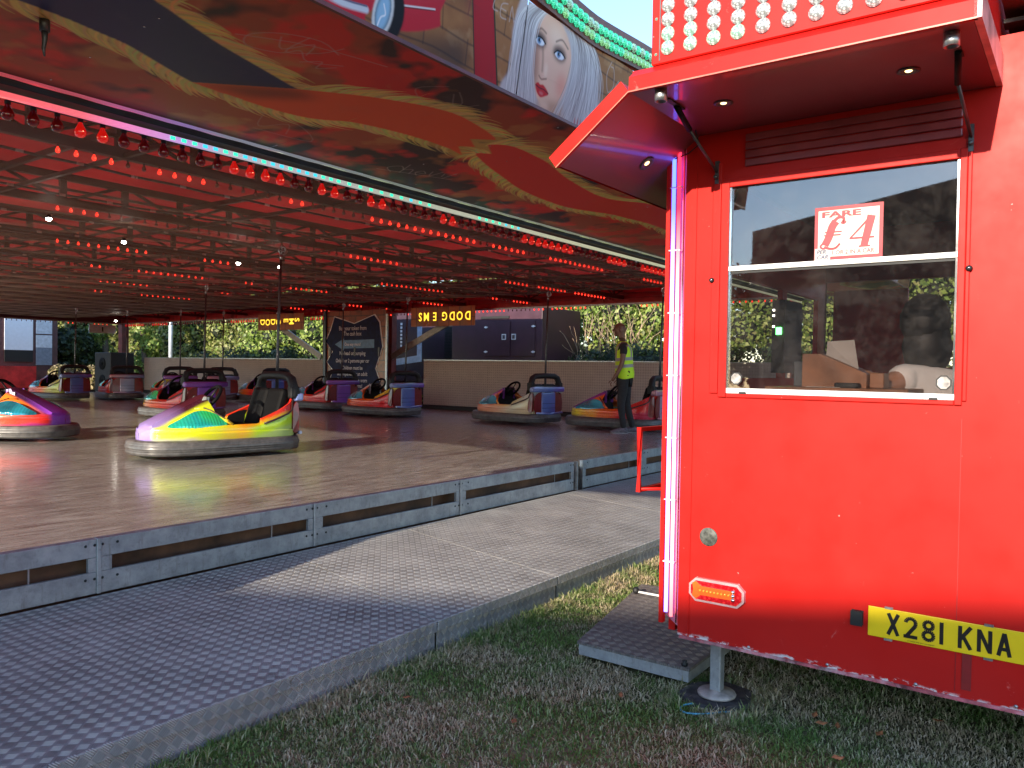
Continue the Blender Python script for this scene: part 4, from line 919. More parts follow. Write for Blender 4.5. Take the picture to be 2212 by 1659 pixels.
# lamp board on top
LBX = 2.60
lb = MB().box(LBX, 5.6, .28, 1.297, cz+.0885, 3.5).build('lamp_board', M['redplain'], bo, .004, 1)
MB().box(LBX-.002, LBX+.0, 1.262, 1.266, cz+.1, 3.5).build('board_seam', M['darksteel'], lb)
CWm = [cap_mesh(.0228, .019, m, 18) for m in CW]
for c in range(11):
    for r in range(9):
        inst('cap_lamp', CWm[1 if (r == 0 and c < 4) or (r == 1 and c < 2) else 0], (LBX-.0005, 1.233-.0845*c, 2.585+.0495*r+(.004*(c < 1))), bo, (-1, 0, 0))
for r in range(9): inst('cap_lamp', CWm[1 if r < 2 else 0], (2.66, 1.2975, 2.595+.0495*r), bo, (0, 1, 0))
for z in (2.575, 2.70, 2.83): inst('cap_screw', GC[1], (LBX, 1.279, z), bo, (-1, 0, 0)).scale = (.18, .18, .18)
MB().box(LBX+.4, 5.6, YR, .27, 2.70, 2.78).build('roof_overhang', basic('brown_overhang', (.10, .04, .035), .5), bo)
MB().box(BX-.015, BX+.05, YR, .27, 2.655, 2.668).build('drip_edge', M['darksteel'], bo)
# corner jack
jk = thing('corner_jack', (3.36, 1.30, 0), 'galvanised support leg with round foot under the booth corner', 'support leg')
MB().box(3.335, 3.385, 1.275, 1.325, .045, .42).build('square_leg', M['galv'], jk, .006, 2)
MB().lathe([(.0, .030), (.082, .030), (.084, .036), (.080, .044), (.035, .050), (.03, .056), (0, .056)], (3.36, 1.30, 0), n=28).build('round_foot', basic('dusty_foot', (.38, .32, .29), .6, .3, .25, 25), jk)
b = MB(); b.prism([(3.22, 1.36), (3.24, 1.24), (3.35, 1.15), (3.50, 1.19), (3.53, 1.32), (3.44, 1.44), (3.28, 1.45)], lambda p, k: (p[0], p[1], .004+.024*k))
tag(b.build('jack_pad', basic('black_plastic_pad', (.045, .04, .045), .6, var=.5, scale=30, grime=(.16, .13, .11)), None, .006, 2), 'black plastic pad under the round jack foot', 'pad')
rp = [(3.27, 1.36, .012), (3.235, 1.345, .022), (3.19, 1.385, .014), (3.145, 1.37, .012), (3.14, 1.33, .012), (3.18, 1.275, .012), (3.22, 1.235, .014), (3.27, 1.20, .01)]
t = NT('blue_rope'); o_ = t.xyz(); t.bsdf(t.ramp(t.math('SINE', t.math('MULTIPLY', t.math('ADD', o_[0], t.math('MULTIPLY', o_[1], 1.4)), 900.)), [(.3, (.05, .2, .28)), (.8, (.14, .42, .52))]), .5); 
tag(MB().tube(smooth(rp, 4), .0042, 6).build('rope', t.m), 'loop of thin blue rope lying by the black jack pad', 'rope')
# step plate beside the booth
sp_ = thing('step_plate', (4.0, 1.8, 0), 'low tread plate step on the grass at the booth corner', 'step')
V = [(3.385, 1.44), (3.385, 2.035), (4.55, 2.27), (4.72, 1.44)]
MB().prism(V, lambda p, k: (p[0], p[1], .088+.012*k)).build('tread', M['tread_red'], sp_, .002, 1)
MB().prism([(3.392, 1.447), (3.392, 2.028), (4.54, 2.26), (4.71, 1.447)], lambda p, k: (p[0], p[1], .035+.0525*k)).build('edge_frame', M['galv'], sp_)
MB().lathe([(.014, 0), (.016, .012), (.008, .016), (.012, .024), (.0, .028)], (3.41, 1.475, .1005), n=14).build('bolt_head', M['black'], sp_)
lt = MB(); lt.tube([(4.32, 2.185, .118), (4.34, 1.52, .118)], .007, 6); lt.ball((4.32, 2.19, .125), .022, 10, 1)
tag(lt.build('latch_rod', [M['white'], M['black']]), 'thin white rod with black end knob on the step plate', 'rod')
# fare sign stuck in the window
fs = thing('fare_sign', (BX, .762, 2.0), 'red and white fare sign stuck inside the booth window', 'sign')
FX = BX+.0035; SR = basic('sign_red', (.30, .008, .02), .5, var=.08); SW = basic('sign_white', (.48, .44, .40), .5, var=.05); SB = basic('marker_blue', (.02, .03, .10), .6)
MB().box(FX, FX+.0015, .6385, .8855, 1.8895, 2.094).build('border', SR, fs); MB().box(FX-.0012, FX-.0002, .652, .872, 1.902, 2.080).build('panel', SW, fs)
tx = FX-.0018
text('FARE', .030, (tx, .861, 2.0535), fs, SR, bold=.0012, sx=2.15, ext=.0003)
for z in (2.0655,): pass
for z in (2.0725, 2.0515): MB().box(tx-.0005, tx+.0001, .665, .861, z-.0018, z+.0018).build('serif', SR, fs) if False else None
def glyph(name, strokes, y0, z0):
    b = MB()
    for i, (pts, w0, w1) in enumerate(strokes):
        Q = [np.array(p) for p in smooth(pts, 5)]; L, R_ = [], []
        for k, p in enumerate(Q):
            d = Q[min(k+1, len(Q)-1)]-Q[max(k-1, 0)]; d /= np.linalg.norm(d)+1e-9; n_ = np.array([-d[1], d[0]]); u_ = k/(len(Q)-1); w_ = (w0+(w1-w0)*u_)/2
            L.append(p+n_*w_); R_.append(p-n_*w_)
        X_ = tx-.0002-.00015*i; b.sheet([[(X_, y0-p[0], z0+p[1]) for p in L], [(X_, y0-p[0], z0+p[1]) for p in R_]])
    b.build(name, SR, fs, solid=.0002)
glyph('pound_symbol', [([(.066, .106), (.052, .085), (.040, .045), (.026, .016)], .030, .028), ([(.060, .108), (.075, .120), (.092, .118), (.095, .104)], .012, .010), ([(.086, .104), (.094, .100), (.099, .106)], .016, .014), ([(.034, .028), (.018, .022), (.010, .012), (.020, .004), (.034, .008)], .007, .008), ([(.024, .010), (.045, .002), (.066, .004), (.082, .020)], .010, .008), ([(.026, .066), (.088, .066)], .005, .005), ([(.023, .054), (.084, .054)], .005, .005)], .872, 1.930)
glyph('figure_four', [([(.077, .118), (.052, .004)], .030, .026), ([(.078, .118), (.036, .072), (.002, .036)], .008, .006), ([(.0, .036), (.088, .036)], .007, .007), ([(.034, .004), (.074, .004)], .006, .006)], .756, 1.930)
text('1 OR 2 IN A CAR', .0225, (tx, .822, 1.909), fs, SR, bold=.0003, sx=.92, ext=.0003)
MB().box(FX-.0024, FX-.0012, .825, .8825, 1.8895, 1.935).build('note', SW, fs)
text('PER', .022, (FX-.0032, .876, 1.914), fs, SB, shear=.2, bold=.0004, ext=.0002); text('CAR', .022, (FX-.0032, .876, 1.894), fs, SB, shear=.2, bold=.0004, ext=.0002)
# inside the booth
WD = basic('brown_wood', (.30, .13, .06), .45, var=.25, scale=9)
dk = thing('counter', (3.6, .9, 0), 'brown wooden counter inside the booth below the window', 'counter'); MB().box(3.275, 3.62, .55, 1.09, 1.372, 1.394).build('counter_top', WD, dk, .003, 1); MB().box(3.30, 3.6, .56, 1.08, .46, 1.37).build('counter_base', WD, dk)
lc = MB(); lc.prism([(.963, 1.395), (.963, 1.530), (.893, 1.530), (.715, 1.452), (.715, 1.395)], lambda p, k: (3.36+.16*k, p[0], p[1])); tag(lc.build('sloping_box', WD, None, .003, 1), 'brown wooden sloping desk box on the counter in the booth', 'desk box')
MB()
pp = MB(); pp.add([(3.50, .902, 1.585), (3.52, .800, 1.592), (3.40, .752, 1.462), (3.42, .885, 1.516)], [(0, 1, 2, 3)]); tag(pp.build('paper_sheet', SW, None, solid=.001), 'tilted white price sheet standing on the wooden desk box', 'paper')
tag(MB().box(3.30, 3.36, .80, .93, 1.3955, 1.3975).build('folded_paper', SW), 'white papers lying flat on the counter edge', 'paper')
tag(MB().box(3.30, 3.35, .732, .822, 1.395, 1.415).build('black_case', M['black'], None, .005, 2), 'small black case lying on the counter before the desk box', 'case')
tag(MB().box(3.40, 3.50, .66, .712, 1.395, 1.455).build('small_wood_box', WD, None, .003, 1), 'small brown wooden box right of the sloping desk box', 'box')
tag(MB().box(3.40, 3.52, .968, 1.01, 1.395, 1.50).build('grey_unit', basic('grey_blue_unit', (.06, .075, .09), .5), None, .004, 1), 'grey blue control unit left of the sloping desk box', 'control unit')
sc_ = thing('control_panel', (4.5, 1.40, 1.4), 'dark control panel with green lit square on the booth side wall', 'control panel'); MB().box(4.4, 4.72, 1.36, 1.43, 1.45, 1.85).build('casing', M['black'], sc_)
MB().box(4.39, 4.398, 1.375, 1.405, 1.66, 1.70).build('green_display', emis('green_display', (.1, 1, .15), 5), sc_); MB().box(4.392, 4.399, 1.415, 1.425, 1.79, 1.80).box(4.392, 4.399, 1.415, 1.425, 1.76, 1.77).box(4.392, 4.399, 1.415, 1.425, 1.70, 1.71).build('indicator_lamp', emis('white_indicator', (1, .95, .8), 4), sc_)
for (x0, x1, y0, y1, n_) in () and ((3.66, 4.66, YL+.04, YL+.045, 'side_window'), (4.74, 5.4, YL+.04, YL+.045, 'side_window')): MB().box(x0, x1, y0, y1, 1.42, 1.93).build(n_, M['glass'], bo)

# ================================================================== DODGEM CARS
def carpaint(name, low, up, nose, center):
    t = NT(name); o = t.xyz(); n = t.noise(3.2, 3, .5); u = t.math('ADD', t.math('MULTIPLY', o[0], .5), .5); u = t.math('ADD', u, t.math('MULTIPLY', t.math('SUBTRACT', n, .5), .22))
    cl_ = t.ramp(u, low); cu_ = t.ramp(u, up)
    zz = t.math('ADD', o[2], t.math('MULTIPLY', t.math('SUBTRACT', n, .5), .10)); zz = t.math('SUBTRACT', zz, t.math('MULTIPLY', t.math('MAXIMUM', t.math('SUBTRACT', -.25, o[0]), 0.), .26))
    c = t.mix(t.ramp(zz, [(.335, (0, 0, 0)), (.40, (1, 1, 1))]), cl_, cu_)
    lowf = t.math('MULTIPLY', t.ramp(zz, [(.20, (1, 1, 1)), (.25, (0, 0, 0))]), t.ramp(o[0], [(.2, (.25,)*3), (.75, (1, 1, 1))])); c = t.mix(lowf, c, nose)
    ay = t.math('ABSOLUTE', o[1]); rid = t.math('MULTIPLY', t.math('GREATER_THAN', o[0], .12), t.ramp(t.math('SUBTRACT', ay, t.math('MULTIPLY', o[0], .07)), [(.135, (1, 1, 1)), (.19, (0, 0, 0))]))
    c = t.mix(rid, c, t.mix(t.math('MULTIPLY', t.math('SUBTRACT', .80, o[0]), 2.6, clamp=True), nose, center))
    fl = t.n('TexVoronoi', iScale=420.); t.l(t.co(), fl.inputs['Vector']); fk = t.math('GREATER_THAN', t.n('SeparateColor').outputs[0] if False else t.xyz(fl.outputs['Color'])[0], .94)
    c = t.mix(t.math('MULTIPLY', fk, .25), c, (1, .9, 1), 'ADD' if False else 'MIX')
    t.bsdf(c, .30, t.math('MULTIPLY', fk, .8), None, coat=.4, coat_r=.06, spec=.25); return t.m
PU, YE, LI, OR, RE, BL, CR_ = (.20, .08, .48), (.80, .62, .02), (.38, .62, .015), (.85, .16, .01), (.70, .02, .015), (.07, .13, .45), (.70, .58, .30)
PAL = dict(
 big=carpaint('rainbow_paint', [(.0, LI), (.35, (.42, .62, .01)), (.5, (.80, .45, .02)), (.62, (.65, .62, .02)), (.78, (.62, .72, .02)), (.93, (.60, .70, .08)), (1, PU)], [(.0, LI), (.07, RE), (.35, (.85, .05, .01)), (.47, OR), (.56, (.55, .62, .02)), (.8, (.6, .7, .02)), (1, PU)], (.30, .22, .52), (.05, .008, .018)),
 purple=carpaint('purple_paint', [(0, RE), (.45, (.85, .10, .02)), (.7, (.75, .07, .03)), (.9, RE), (1, PU)], [(0, OR), (.5, (.9, .25, .03)), (.75, OR), (1, PU)], (.22, .04, .42), (.035, .01, .05)),
 red=carpaint('red_orange_paint', [(0, RE), (.4, (.78, .03, .01)), (.65, (.85, .14, .01)), (.85, (.65, .55, .06)), (1, LI)], [(0, RE), (.5, RE), (.8, OR), (1, YE)], (.25, .10, .10), (.12, .12, .3)),
 yellow=carpaint('yellow_orange_paint', [(0, RE), (.35, RE), (.6, (.85, .08, .01)), (.85, OR), (1, YE)], [(0, YE), (.3, (.85, .50, .03)), (.5, OR), (.8, OR), (1, YE)], (.6, .03, .06), (.55, .5, .45)),
 cream=carpaint('cream_paint', [(0, (.75, .62, .30)), (.3, (.62, .6, .42)), (.55, (.72, .42, .25)), (.8, (.75, .25, .12)), (1, (.6, .15, .12))], [(0, (.5, .55, .6)), (.22, (.62, .62, .40)), (.4, (.66, .6, .10)), (.6, OR), (1, (.5, .3, .6))], (.35, .12, .05), (.30, .04, .35)),
 fruit=carpaint('red_yellow_paint', [(0, RE), (.4, RE), (.6, OR), (.8, YE), (1, (.7, .62, .1))], [(0, RE), (.35, RE), (.6, OR), (.85, YE), (1, BL)], (.12, .05, .2), (.30, .04, .35)),
 rwood=carpaint('dark_red_paint', [(0, LI), (.3, (.6, .5, .06)), (.5, OR), (.7, RE), (1, RE)], [(0, (.6, .55, .15)), (.25, (.65, .5, .12)), (.5, OR), (.7, RE), (1, RE)], (.35, .02, .02), (.25, .02, .03)))
def tailpaint(name, a, b_, c_):
    t = NT(name); o = t.xyz(); n = t.noise(4, 2); c = t.ramp(t.math('ADD', t.math('MULTIPLY', o[1], .7), t.math('ADD', .35, t.math('MULTIPLY', n, .3))), [(.2, a), (.5, b_), (.8, c_)]); t.bsdf(c, .3, 0, None, coat=1.); return t.m
TAILS = [tailpaint('blue_violet_tail', (.16, .06, .42), (.09, .16, .50), (.22, .30, .62)), tailpaint('purple_tail', (.10, .02, .25), (.20, .05, .45), (.30, .10, .5)), tailpaint('grey_blue_tail', (.14, .16, .32), (.22, .25, .45), (.5, .2, .25))]
RECESS = basic('dark_red_recess', (.20, .012, .012), .35, var=.2, coat=.6)
STRIPE = basic('brown_groove', (.05, .025, .022), .5)
def lensmat(name, a, b_, e=.0):
    t = NT(name); w_ = t.n('TexWave', iScale=9., iDistortion=1.5); t.l(t.co(), w_.inputs['Vector']); c = t.ramp(t.noise(3.5, 2), [(.35, a), (.65, b_)])
    t.bsdf(c, .06, .35, t.bump(w_.outputs['Fac'], .35, .006), coat=1., emit=c, es=e); return t.m
LENS = [lensmat('green_lens', (.01, .35, .33), (.02, .62, .16), .05), lensmat('cyan_lens', (.008, .10, .14), (.015, .26, .34), .05)]
def tyremat():
    t = NT('bumper_rubber'); o = t.xyz(); c = t.ramp(t.noise(9, 6, .7), [(.35, (.045, .044, .045)), (.7, (.13, .125, .12))])
    rg = t.math('SINE', t.math('MULTIPLY', o[2], 260.)); t.bsdf(c, .42, 0, t.bump(t.math('ADD', rg, t.math('MULTIPLY', t.noise(30, 3), .8)), .35, .003), coat=.15); return t.m
RUB = tyremat()
def hwid(x):
    t = abs(x)/.875
    return .495*max(0, 1-t**2.7)**.46 if x > 0 else .495*max(0, 1-t**8)**.3
def lerp(x, P):
    if x <= P[0][0]: return P[0][1]
    for (a, u), (c, v) in zip(P[:-1], P[1:]):
        if x <= c: return u+(v-u)*(x-a)/(c-a)
    return P[-1][1]
def make_car(pal, tail, lens, hoopmat, label):
    t = thing('dodgem_car', (0, 0, 0), label, 'dodgem car', 'dodgem cars on the track')
    # bumper ring
    b = MB(); n = 64; rows = []
    prof = [(.0, .055), (.035, .05), (.052, .075), (.045, .10), (.060, .118), (.060, .15), (.046, .165), (.048, .185), (.02, .212), (-.03, .215), (-.09, .195), (-.10, .06)]
    for k in range(n):
        a = 2*math.pi*k/n; ca, sa = math.cos(a), math.sin(a); pw = 2/2.9 if ca > 0 else 2/4.2
        ex, ey = .915*math.copysign(abs(ca)**pw, ca), .50*math.copysign(abs(sa)**(2/2.9 if ca > 0 else 2/3.6), sa)
        nx, ny = ex/.915**2, ey/.50**2; L = math.hypot(nx, ny); nx /= L; ny /= L; rows.append([(ex+nx*o, ey+ny*o, z) for o, z in prof])
    rows.append(rows[0]); b.sheet(rows, 0, True, wrap=True).build('bumper', RUB, t, weld=True)
    # body shell
    xs = [.874, .868, .855, .835, .80, .76, .70, .64, .58, .52, .46, .40, .34, .28, .24, .20, .16, .12, .06, 0, -.08, -.16, -.24, -.31, -.345, -.36, -.42, -.50, -.58, -.66, -.72, -.755, -.775, -.80, -.83, -.855, -.868, -.874]
    xs = [.8752, .8745]+xs[1:]
    def ring(x):
        w = hwid(x); zs = lerp(-x, [(-.875, .33), (-.80, .355), (-.3, .37), (0, .372), (.34, .375), (.36, .43), (.60, .525), (.755, .605), (.80, .72), (.875, .70)])
        hr = lerp(-x, [(-.875, .335), (-.84, .365), (-.55, .52), (-.25, .665), (-.16, .70), (.9, .70)]); wr = lerp(x, [(.15, .135), (.6, .17), (.8, .19), (.875, .05)]); wr = min(wr, w*.8)
        bulge = .018 if x > -.7 else 0
        if x > .1 :
            hm = zs+(hr-zs)*.62; s_ = [(w*.88, .165), (w*.99, .20), (w+.004, .245), (w+.006, .285), (w-.012, .297), (w-.008, .325), (w-.02, zs-.01), (w-.035, zs), (max(w*.62, wr+.02), hm-.035), (wr+.012, hr-.055), (wr-.02, hr-.01), (0, hr+.006)]
        elif x > -.77:
            s_ = [(w*.88, .165), (w*.99, .20), (w+.004, .245), (w+.006, .285), (w-.012, .297), (w-.008, .325), (w-.018, (zs+.325)/2+.0), (w-.035-.02*(zs > .4), zs), (w-.075-.02*(zs > .4), zs-.004), (w-.085, zs-.05), (w-.09, zs-.10), (w-.095, .22)]
        else:
            s_ = [(w*.88, .165), (w*.99, .20), (w+.004, .245), (w+.006, .285), (w-.012, .297), (w-.008, .325), (w-.02, (zs+.325)/2), (w-.04, zs-.02), (w*.80, zs), (w*.5, zs+.004), (w*.2, zs+.004), (0, zs+.004)]
        return [(x, y, z) for y, z in s_]
    rr = [ring(x) for x in xs]; b = MB(); nn = 12
    for sgn in (1, -1):
        base = [[(p[0], p[1]*sgn, p[2]) for p in r] for r in rr]; vs = [p for r in base for p in r]; fs = []
        for i in range(len(xs)-1):
            for j in range(nn-1):
                xm = (xs[i]+xs[i+1])/2
                cut = {7: .03, 8: .12, 9: .18, 10: .18}.get(j, -9)
                if j >= 7 and xm < cut and xm > .1 : continue
                if j >= 8 and -.77 < xm <= .1: pass
                if xs[i+1] <= .12 < xs[i]+1e-6 and j >= 7: continue
                if xs[i+1] < -.755 and xs[i] > -.775+1e-6 and j >= 8 and xs[i] > -.774: continue
                fs.append((i*nn+j, i*nn+j+1, (i+1)*nn+j+1, (i+1)*nn+j))
        b.add(vs, fs, 0, True)
    bd = b.build('body', PAL[pal], t, weld=True); 
    m = bd.modifiers.new('e', 'EDGE_SPLIT'); m.split_angle = rad(38)
    # black cockpit tub
    b = MB(); b.box(-.76, .24, -.39, .39, .17, .215); b.sheet([[(x, s_*.395, .21), (x, s_*.40, lerp(-x, [(0, .36), (.34, .37), (.36, .42), (.755, .575)]))] for x in (-.76, -.36, -.34, 0, .1) for s_ in (1,)]); b.sheet([[(x, -.395, .21), (x, -.40, lerp(-x, [(0, .36), (.34, .37), (.36, .42), (.755, .575)]))] for x in (-.76, -.36, -.34, 0, .1)])
    b.add([(.23, -.20, .21), (.23, .20, .21), (.17, .15, .68), (.17, -.15, .68)], [(0, 1, 2, 3)]); b.add([(.235, -.41, .21), (.235, .41, .21), (.215, .33, .40), (.19, .14, .58), (.19, -.14, .58), (.215, -.33, .40)], [(0, 1, 2, 3, 4, 5)])
    b.build('cockpit_tub', M['black'], t)
    # console sides (pale panel with round token slot)
    for s_ in (1, -1):
        b = MB(); b.add([(.30, s_*.152, .50), (.145, s_*.152, .46), (.14, s_*.140, .675), (.20, s_*.132, .685)], [(0, 1, 2, 3)])
        pn = b.build('console_side', basic('console_'+pal+str(s_), {'big': (.42, .42, .38), 'purple': (.30, .12, .55), 'yellow': (.5, .45, .5)}.get(pal, (.22, .05, .35)), .35, coat=.5) if s_ == 1 else bpy.data.materials['console_'+pal+'1'], t, solid=.006)
        MB().lathe([(.042, 0), (.042, .008), (.034, .010), (.032, .006), (0, .006)], (.222, s_*.153, .53), (0, s_, 0), 20).build('token_slot', M['black'], pn)
    if pal == 'purple':
        MB().box(.205, .275, -.1605, -.1575, .555, .64).build('name_sticker', M['white'], t)
    # lens pods
    for s_ in (1, -1):
        b = MB(); O_ = [(.68, .365), (.55, .445), (.40, .515), (.27, .525), (.15, .475), (.085, .375), (.30, .352), (.5, .350)]; cx_, cz_ = .36, .425
        O2 = smooth(O_, 3, True); rows = []
        def yy(x, z): w = hwid(x); return w-.03-(z-.36)*1.05*(w*.62/.3)*.75
        for f in (1.05, 1., .85, .6, .3, .02): rows.append([(cx_+(p[0]-cx_)*f, s_*(yy(cx_+(p[0]-cx_)*f, cz_+(p[1]-cz_)*f)+.004+.032*(1-min(1, f)**2)), cz_+(p[1]-cz_)*f) for p in O2])
        b.sheet(rows, 0, True, wrap=True).build('side_lens', LENS[lens], t)
        # raised frame behind the lens
        b = MB(); b.tube([(.005, s_*.45, .372), (.07, s_*.425, .42), (.15, s_*.335, .485), (.24, s_*.235, .545), (.34, s_*.20, .55)], [.02, .024, .022, .02, .012], 6, flat=(1, .8)); b.build('cockpit_frame', PAL[pal], t)
        b = MB(); b.tube([(.045, s_*.447, .405), (.10, s_*.405, .455), (.19, s_*.305, .53), (.25, s_*.24, .56)], .009, 5); b.build('frame_groove', STRIPE, t)
        b = MB(); Q_ = [(-.36, .405-.02), (-.62, .47), (-.775, .54), (-.80, .70)]; Q_ = [(-.37, .372), (-.5, .41), (-.70, .48), (-.765, .52), (-.80, .66)]
        b.tube([(x, s_*(hwid(x)-.012-.01*(z > .6)), z) for x, z in Q_], .013, 6, flat=(1, .6)); b.build('side_trim', STRIPE, t)
        b = MB(); b.lathe([(.008, 0), (.006, .004), (0, .005)], (-.66, s_*(hwid(-.66)-.022), .525), (0, s_, 0), 8); b.build('stud', M['chrome'], t)
    # seat
    sm_ = M['blackgloss'] if pal != 'rwood' else basic('blue_vinyl', (.04, .09, .20), .35)
    b = MB(); b.box(-.62, -.16, -.37, .37, .22, .33); st_ = b.build('seat', M['blackgloss'], t, .04, 3)
    b = MB()
    for s_ in (1, -1):
        b2 = Matrix.Translation((-.60, s_*.185, .33)) @ Matrix.Rotation(rad(-17), 4, 'Y'); b.box(-.06, .06, -.184, .184, -.05, .46, M=b2)
    split(b, 'backrest', sm_, t, bevel=.045, seg=3)
    # head hoop
    b = MB(); hp = [(-.80, -.40, .68), (-.80, -.395, .79), (-.795, -.355, .885), (-.79, -.27, .925), (-.785, 0, .935), (-.79, .27, .925), (-.795, .355, .885), (-.80, .395, .79), (-.80, .40, .68)]
    b.tube(hp, [.062, .062, .060, .056, .054, .056, .060, .062, .062], 8, flat=(1.0, 1.0), cap=True)
    for s_ in (1, -1): b.box(-.86, -.74, s_*.40-.05, s_*.40+.05, .66, .80)
    b.build('head_hoop', hoopmat, t, .012, 2)
    MB().box(-.84, -.74, -.35, .35, .70, .745).build('hoop_base', M['black'], t, .012, 2)
    # steering wheel
    b = MB(); cx_, cz_ = .06, .665; tilt = rad(38); pts = []
    for k in range(28):
        a = 2*math.pi*k/28; pts.append((cx_-.165*math.cos(a)*math.sin(tilt), .17*math.sin(a)+.0, cz_+.165*math.cos(a)*math.cos(tilt)))
    sw = b.tube(pts, .021, 8, closed=True).build('steering_wheel', M['blackgloss'], t)
    b = MB(); b.ball((cx_+.01, 0, cz_-.01), .055, 10, 0, (1, 1, .6))
    for k in (0, 9, 19): b.tube([(cx_, 0, cz_-.005), pts[k]], .012, 5)
    b.tube([(cx_, 0, cz_), (.19, 0, .57)], .025, 8); b.build('hub', M['black'], sw)
    # tail
    b = MB()
    for s_ in (1, -1):
        O_ = [(s_*(.20+.115*math.cos(a)), .40+.20*math.sin(a)) for a in np.linspace(-.5*math.pi, .5*math.pi, 9)]; O_ = [(s_*.17, .22), (s_*.36, .22), (s_*.40, .32), (s_*.40, .45), (s_*.36, .56), (s_*.28, .615), (s_*.17, .63)]
        b.add([(-.879, p[0], p[1]) for p in O_], [tuple(range(7))], 0)
    split(b, 'tail_recess', RECESS, t)
    for s_ in (1, -1):
        b = MB(); O_ = smooth([(-.56, .30), (-.585, .42), (-.64, .53), (-.72, .61), (-.83, .60), (-.83, .30)], 3, True)
        b.prism(O_, lambda p, k: (p[0], s_*(hwid(min(-.5, max(p[0], -.80)))-.014+.006*k), p[1])) if False else None
    for s_ in (1, -1):
        O_ = smooth([(-.855, .265), (-.77, .265), (-.765, .36), (-.775, .49), (-.80, .575), (-.855, .60)], 2, True); b = MB()
        b.prism(O_, lambda p, k: (p[0], s_*(hwid(max(p[0], -.78))-.03+.038*k-.03*max(0, p[1]-.4)*3), p[1])); b.build('side_recess', RECESS, t)
    tb = MB().box(-.905, -.86, -.19, .19, .23, .62).build('tail_block', TAILS[tail], t, .02, 3)
    MB().box(-.915, -.80, -.455, .455, .625, .725).build('tail_shelf', TAILS[tail], t, .03, 3)
    MB().box(-.909, -.904, -.19, .19, .405, .411).box(-.909, -.904, -.19, .19, .32, .326).build('panel_line', M['black'], tb)
    MB().tube([(-.925, -.36, .235), (-.94, 0, .215), (-.925, .36, .235)], .022, 6).build('tail_lip', TAILS[tail], t)
    # pickup pole
    pz = 2.44; p_ = MB().tube([(-.80, 0, .66), (-.81, 0, 1.4), (-.84, .0, pz)], [.022, .018, .016], 8).build('pickup_pole', M['darksteel'], t)
    b = MB(); c_ = Vector((-.86, 0, pz+.055)); b.tube([c_+Vector((.05*math.cos(a), 0, .05*math.sin(a))) for a in np.linspace(0, 2*math.pi, 16, endpoint=False)], .010, 6, closed=True)
    for a in range(5): b.tube([c_, c_+Vector((.05*math.cos(a*1.257), 0, .05*math.sin(a*1.257)))], .006, 4)
    b.tube([(-.84, 0, pz), (-.84, .02, pz+.04), c_+Vector((0, .02, 0)), c_], .008, 5); b.lathe([(.02, 0), (.02, .06)], (-.84, 0, pz-.06), n=8); b.build('pickup_wheel', M['steel'], p_)
    MB().ball((-.80, 0, .70), .06, 10, 0, (1, 1, .8)).build('pole_boot', M['black'], t)
    return t
SPECS = [  # x, y, heading, palette, tail, lens, label
 (5.54, 8.35, 172, 'big', 0, 0, 'rainbow dodgem in front on sunlit floor, green side lens, yellow and orange flank'),
 (4.70, 11.98, 303, 'purple', 1, 1, 'purple and orange dodgem cut off by the left edge with cyan lens'),
 (10.53, 23.44, 100, 'rwood', 0, 1, 'far left dodgem with light blue seat back and dark red bonnet'),
 (12.02, 22.87, 76, 'red', 2, 0, 'orange red dodgem beside the black speaker cabinet'),
 (12.61, 21.1, 74, 'yellow', 1, 0, 'yellow backed dodgem with purple shelf half hidden behind the dark red one'),
 (8.75, 14.35, 90, 'red', 1, 0, 'dark red dodgem just behind the front rainbow car'),
 (13.35, 20.39, 81, 'red', 2, 1, 'red dodgem with pink grey tail mostly hidden in the back row'),
 (14.18, 19.12, 82, 'fruit', 0, 1, 'back row dodgem with blue tail hidden behind the front car seat'),
 (12.96, 15.14, 84, 'red', 1, 1, 'red dodgem with purple tail in front of the rules sign'),
 (12.34, 12.51, 86, 'yellow', 0, 1, 'yellow and orange dodgem right of the rules sign'),
 (12.79, 9.22, 82, 'cream', 0, 1, 'cream and lime dodgem against the barrier with blue tail'),
 (12.92, 7.0, 96, 'fruit', 2, 1, 'yellow to red dodgem behind the man in the vest')]
made = {}
for (x, y, h, pal, ta, le, lab) in SPECS:
    key = (pal, ta, le)
    if key in made: c = copy_tree(made[key]); c['label'] = lab
    else: c = make_car(pal, ta, le, M['black'], lab); made[key] = c
    c.location = (x, y, .39); c.rotation_euler = (0, 0, rad(h))
    c.scale = (1, 1, 1)

# ================================================================== PEOPLE
def skin(name, joints, bones, mat, parent, sub=2, root=0):
    """joints: list of ((x,y,z), (rx, ry)); one continuous skinned surface"""
    me = bpy.data.meshes.new('t'); me.from_pydata([j[0] for j in joints], bones, []); o = bpy.data.objects.new('t', me); COL.objects.link(o)
    m = o.modifiers.new('s', 'SKIN'); m.use_smooth_shade = True
    for i, j in enumerate(joints):
        sv = me.skin_vertices[0].data[i]; r = j[1]; sv.radius = r if isinstance(r, tuple) else (r, r); sv.use_root = (i == root)
    s2 = o.modifiers.new('u', 'SUBSURF'); s2.levels = sub; s2.render_levels = sub
    dg = bpy.context.evaluated_depsgraph_get(); m2 = bpy.data.meshes.new_from_object(o.evaluated_get(dg)); bpy.data.objects.remove(o)
    for p in m2.polygons: p.use_smooth = True
    m2.materials.clear(); m2.materials.append(mat); r = bpy.data.objects.new(name, m2); COL.objects.link(r); r.parent = parent; return r
def skinmat(name, a):
    t = NT(name); c = t.ramp(t.noise(9, 4), [(.3, tuple(v*.8 for v in a)), (.7, a)]); t.bsdf(c, .45, 0); return t.m
SK = skinmat('brown_skin', (.22, .10, .06))
FL = .39
mp = on_ = None
man = thing('person', (12.06, 6.40, FL), 'standing person with shaved head in yellow hi-vis vest, black trousers and trainers', 'person')
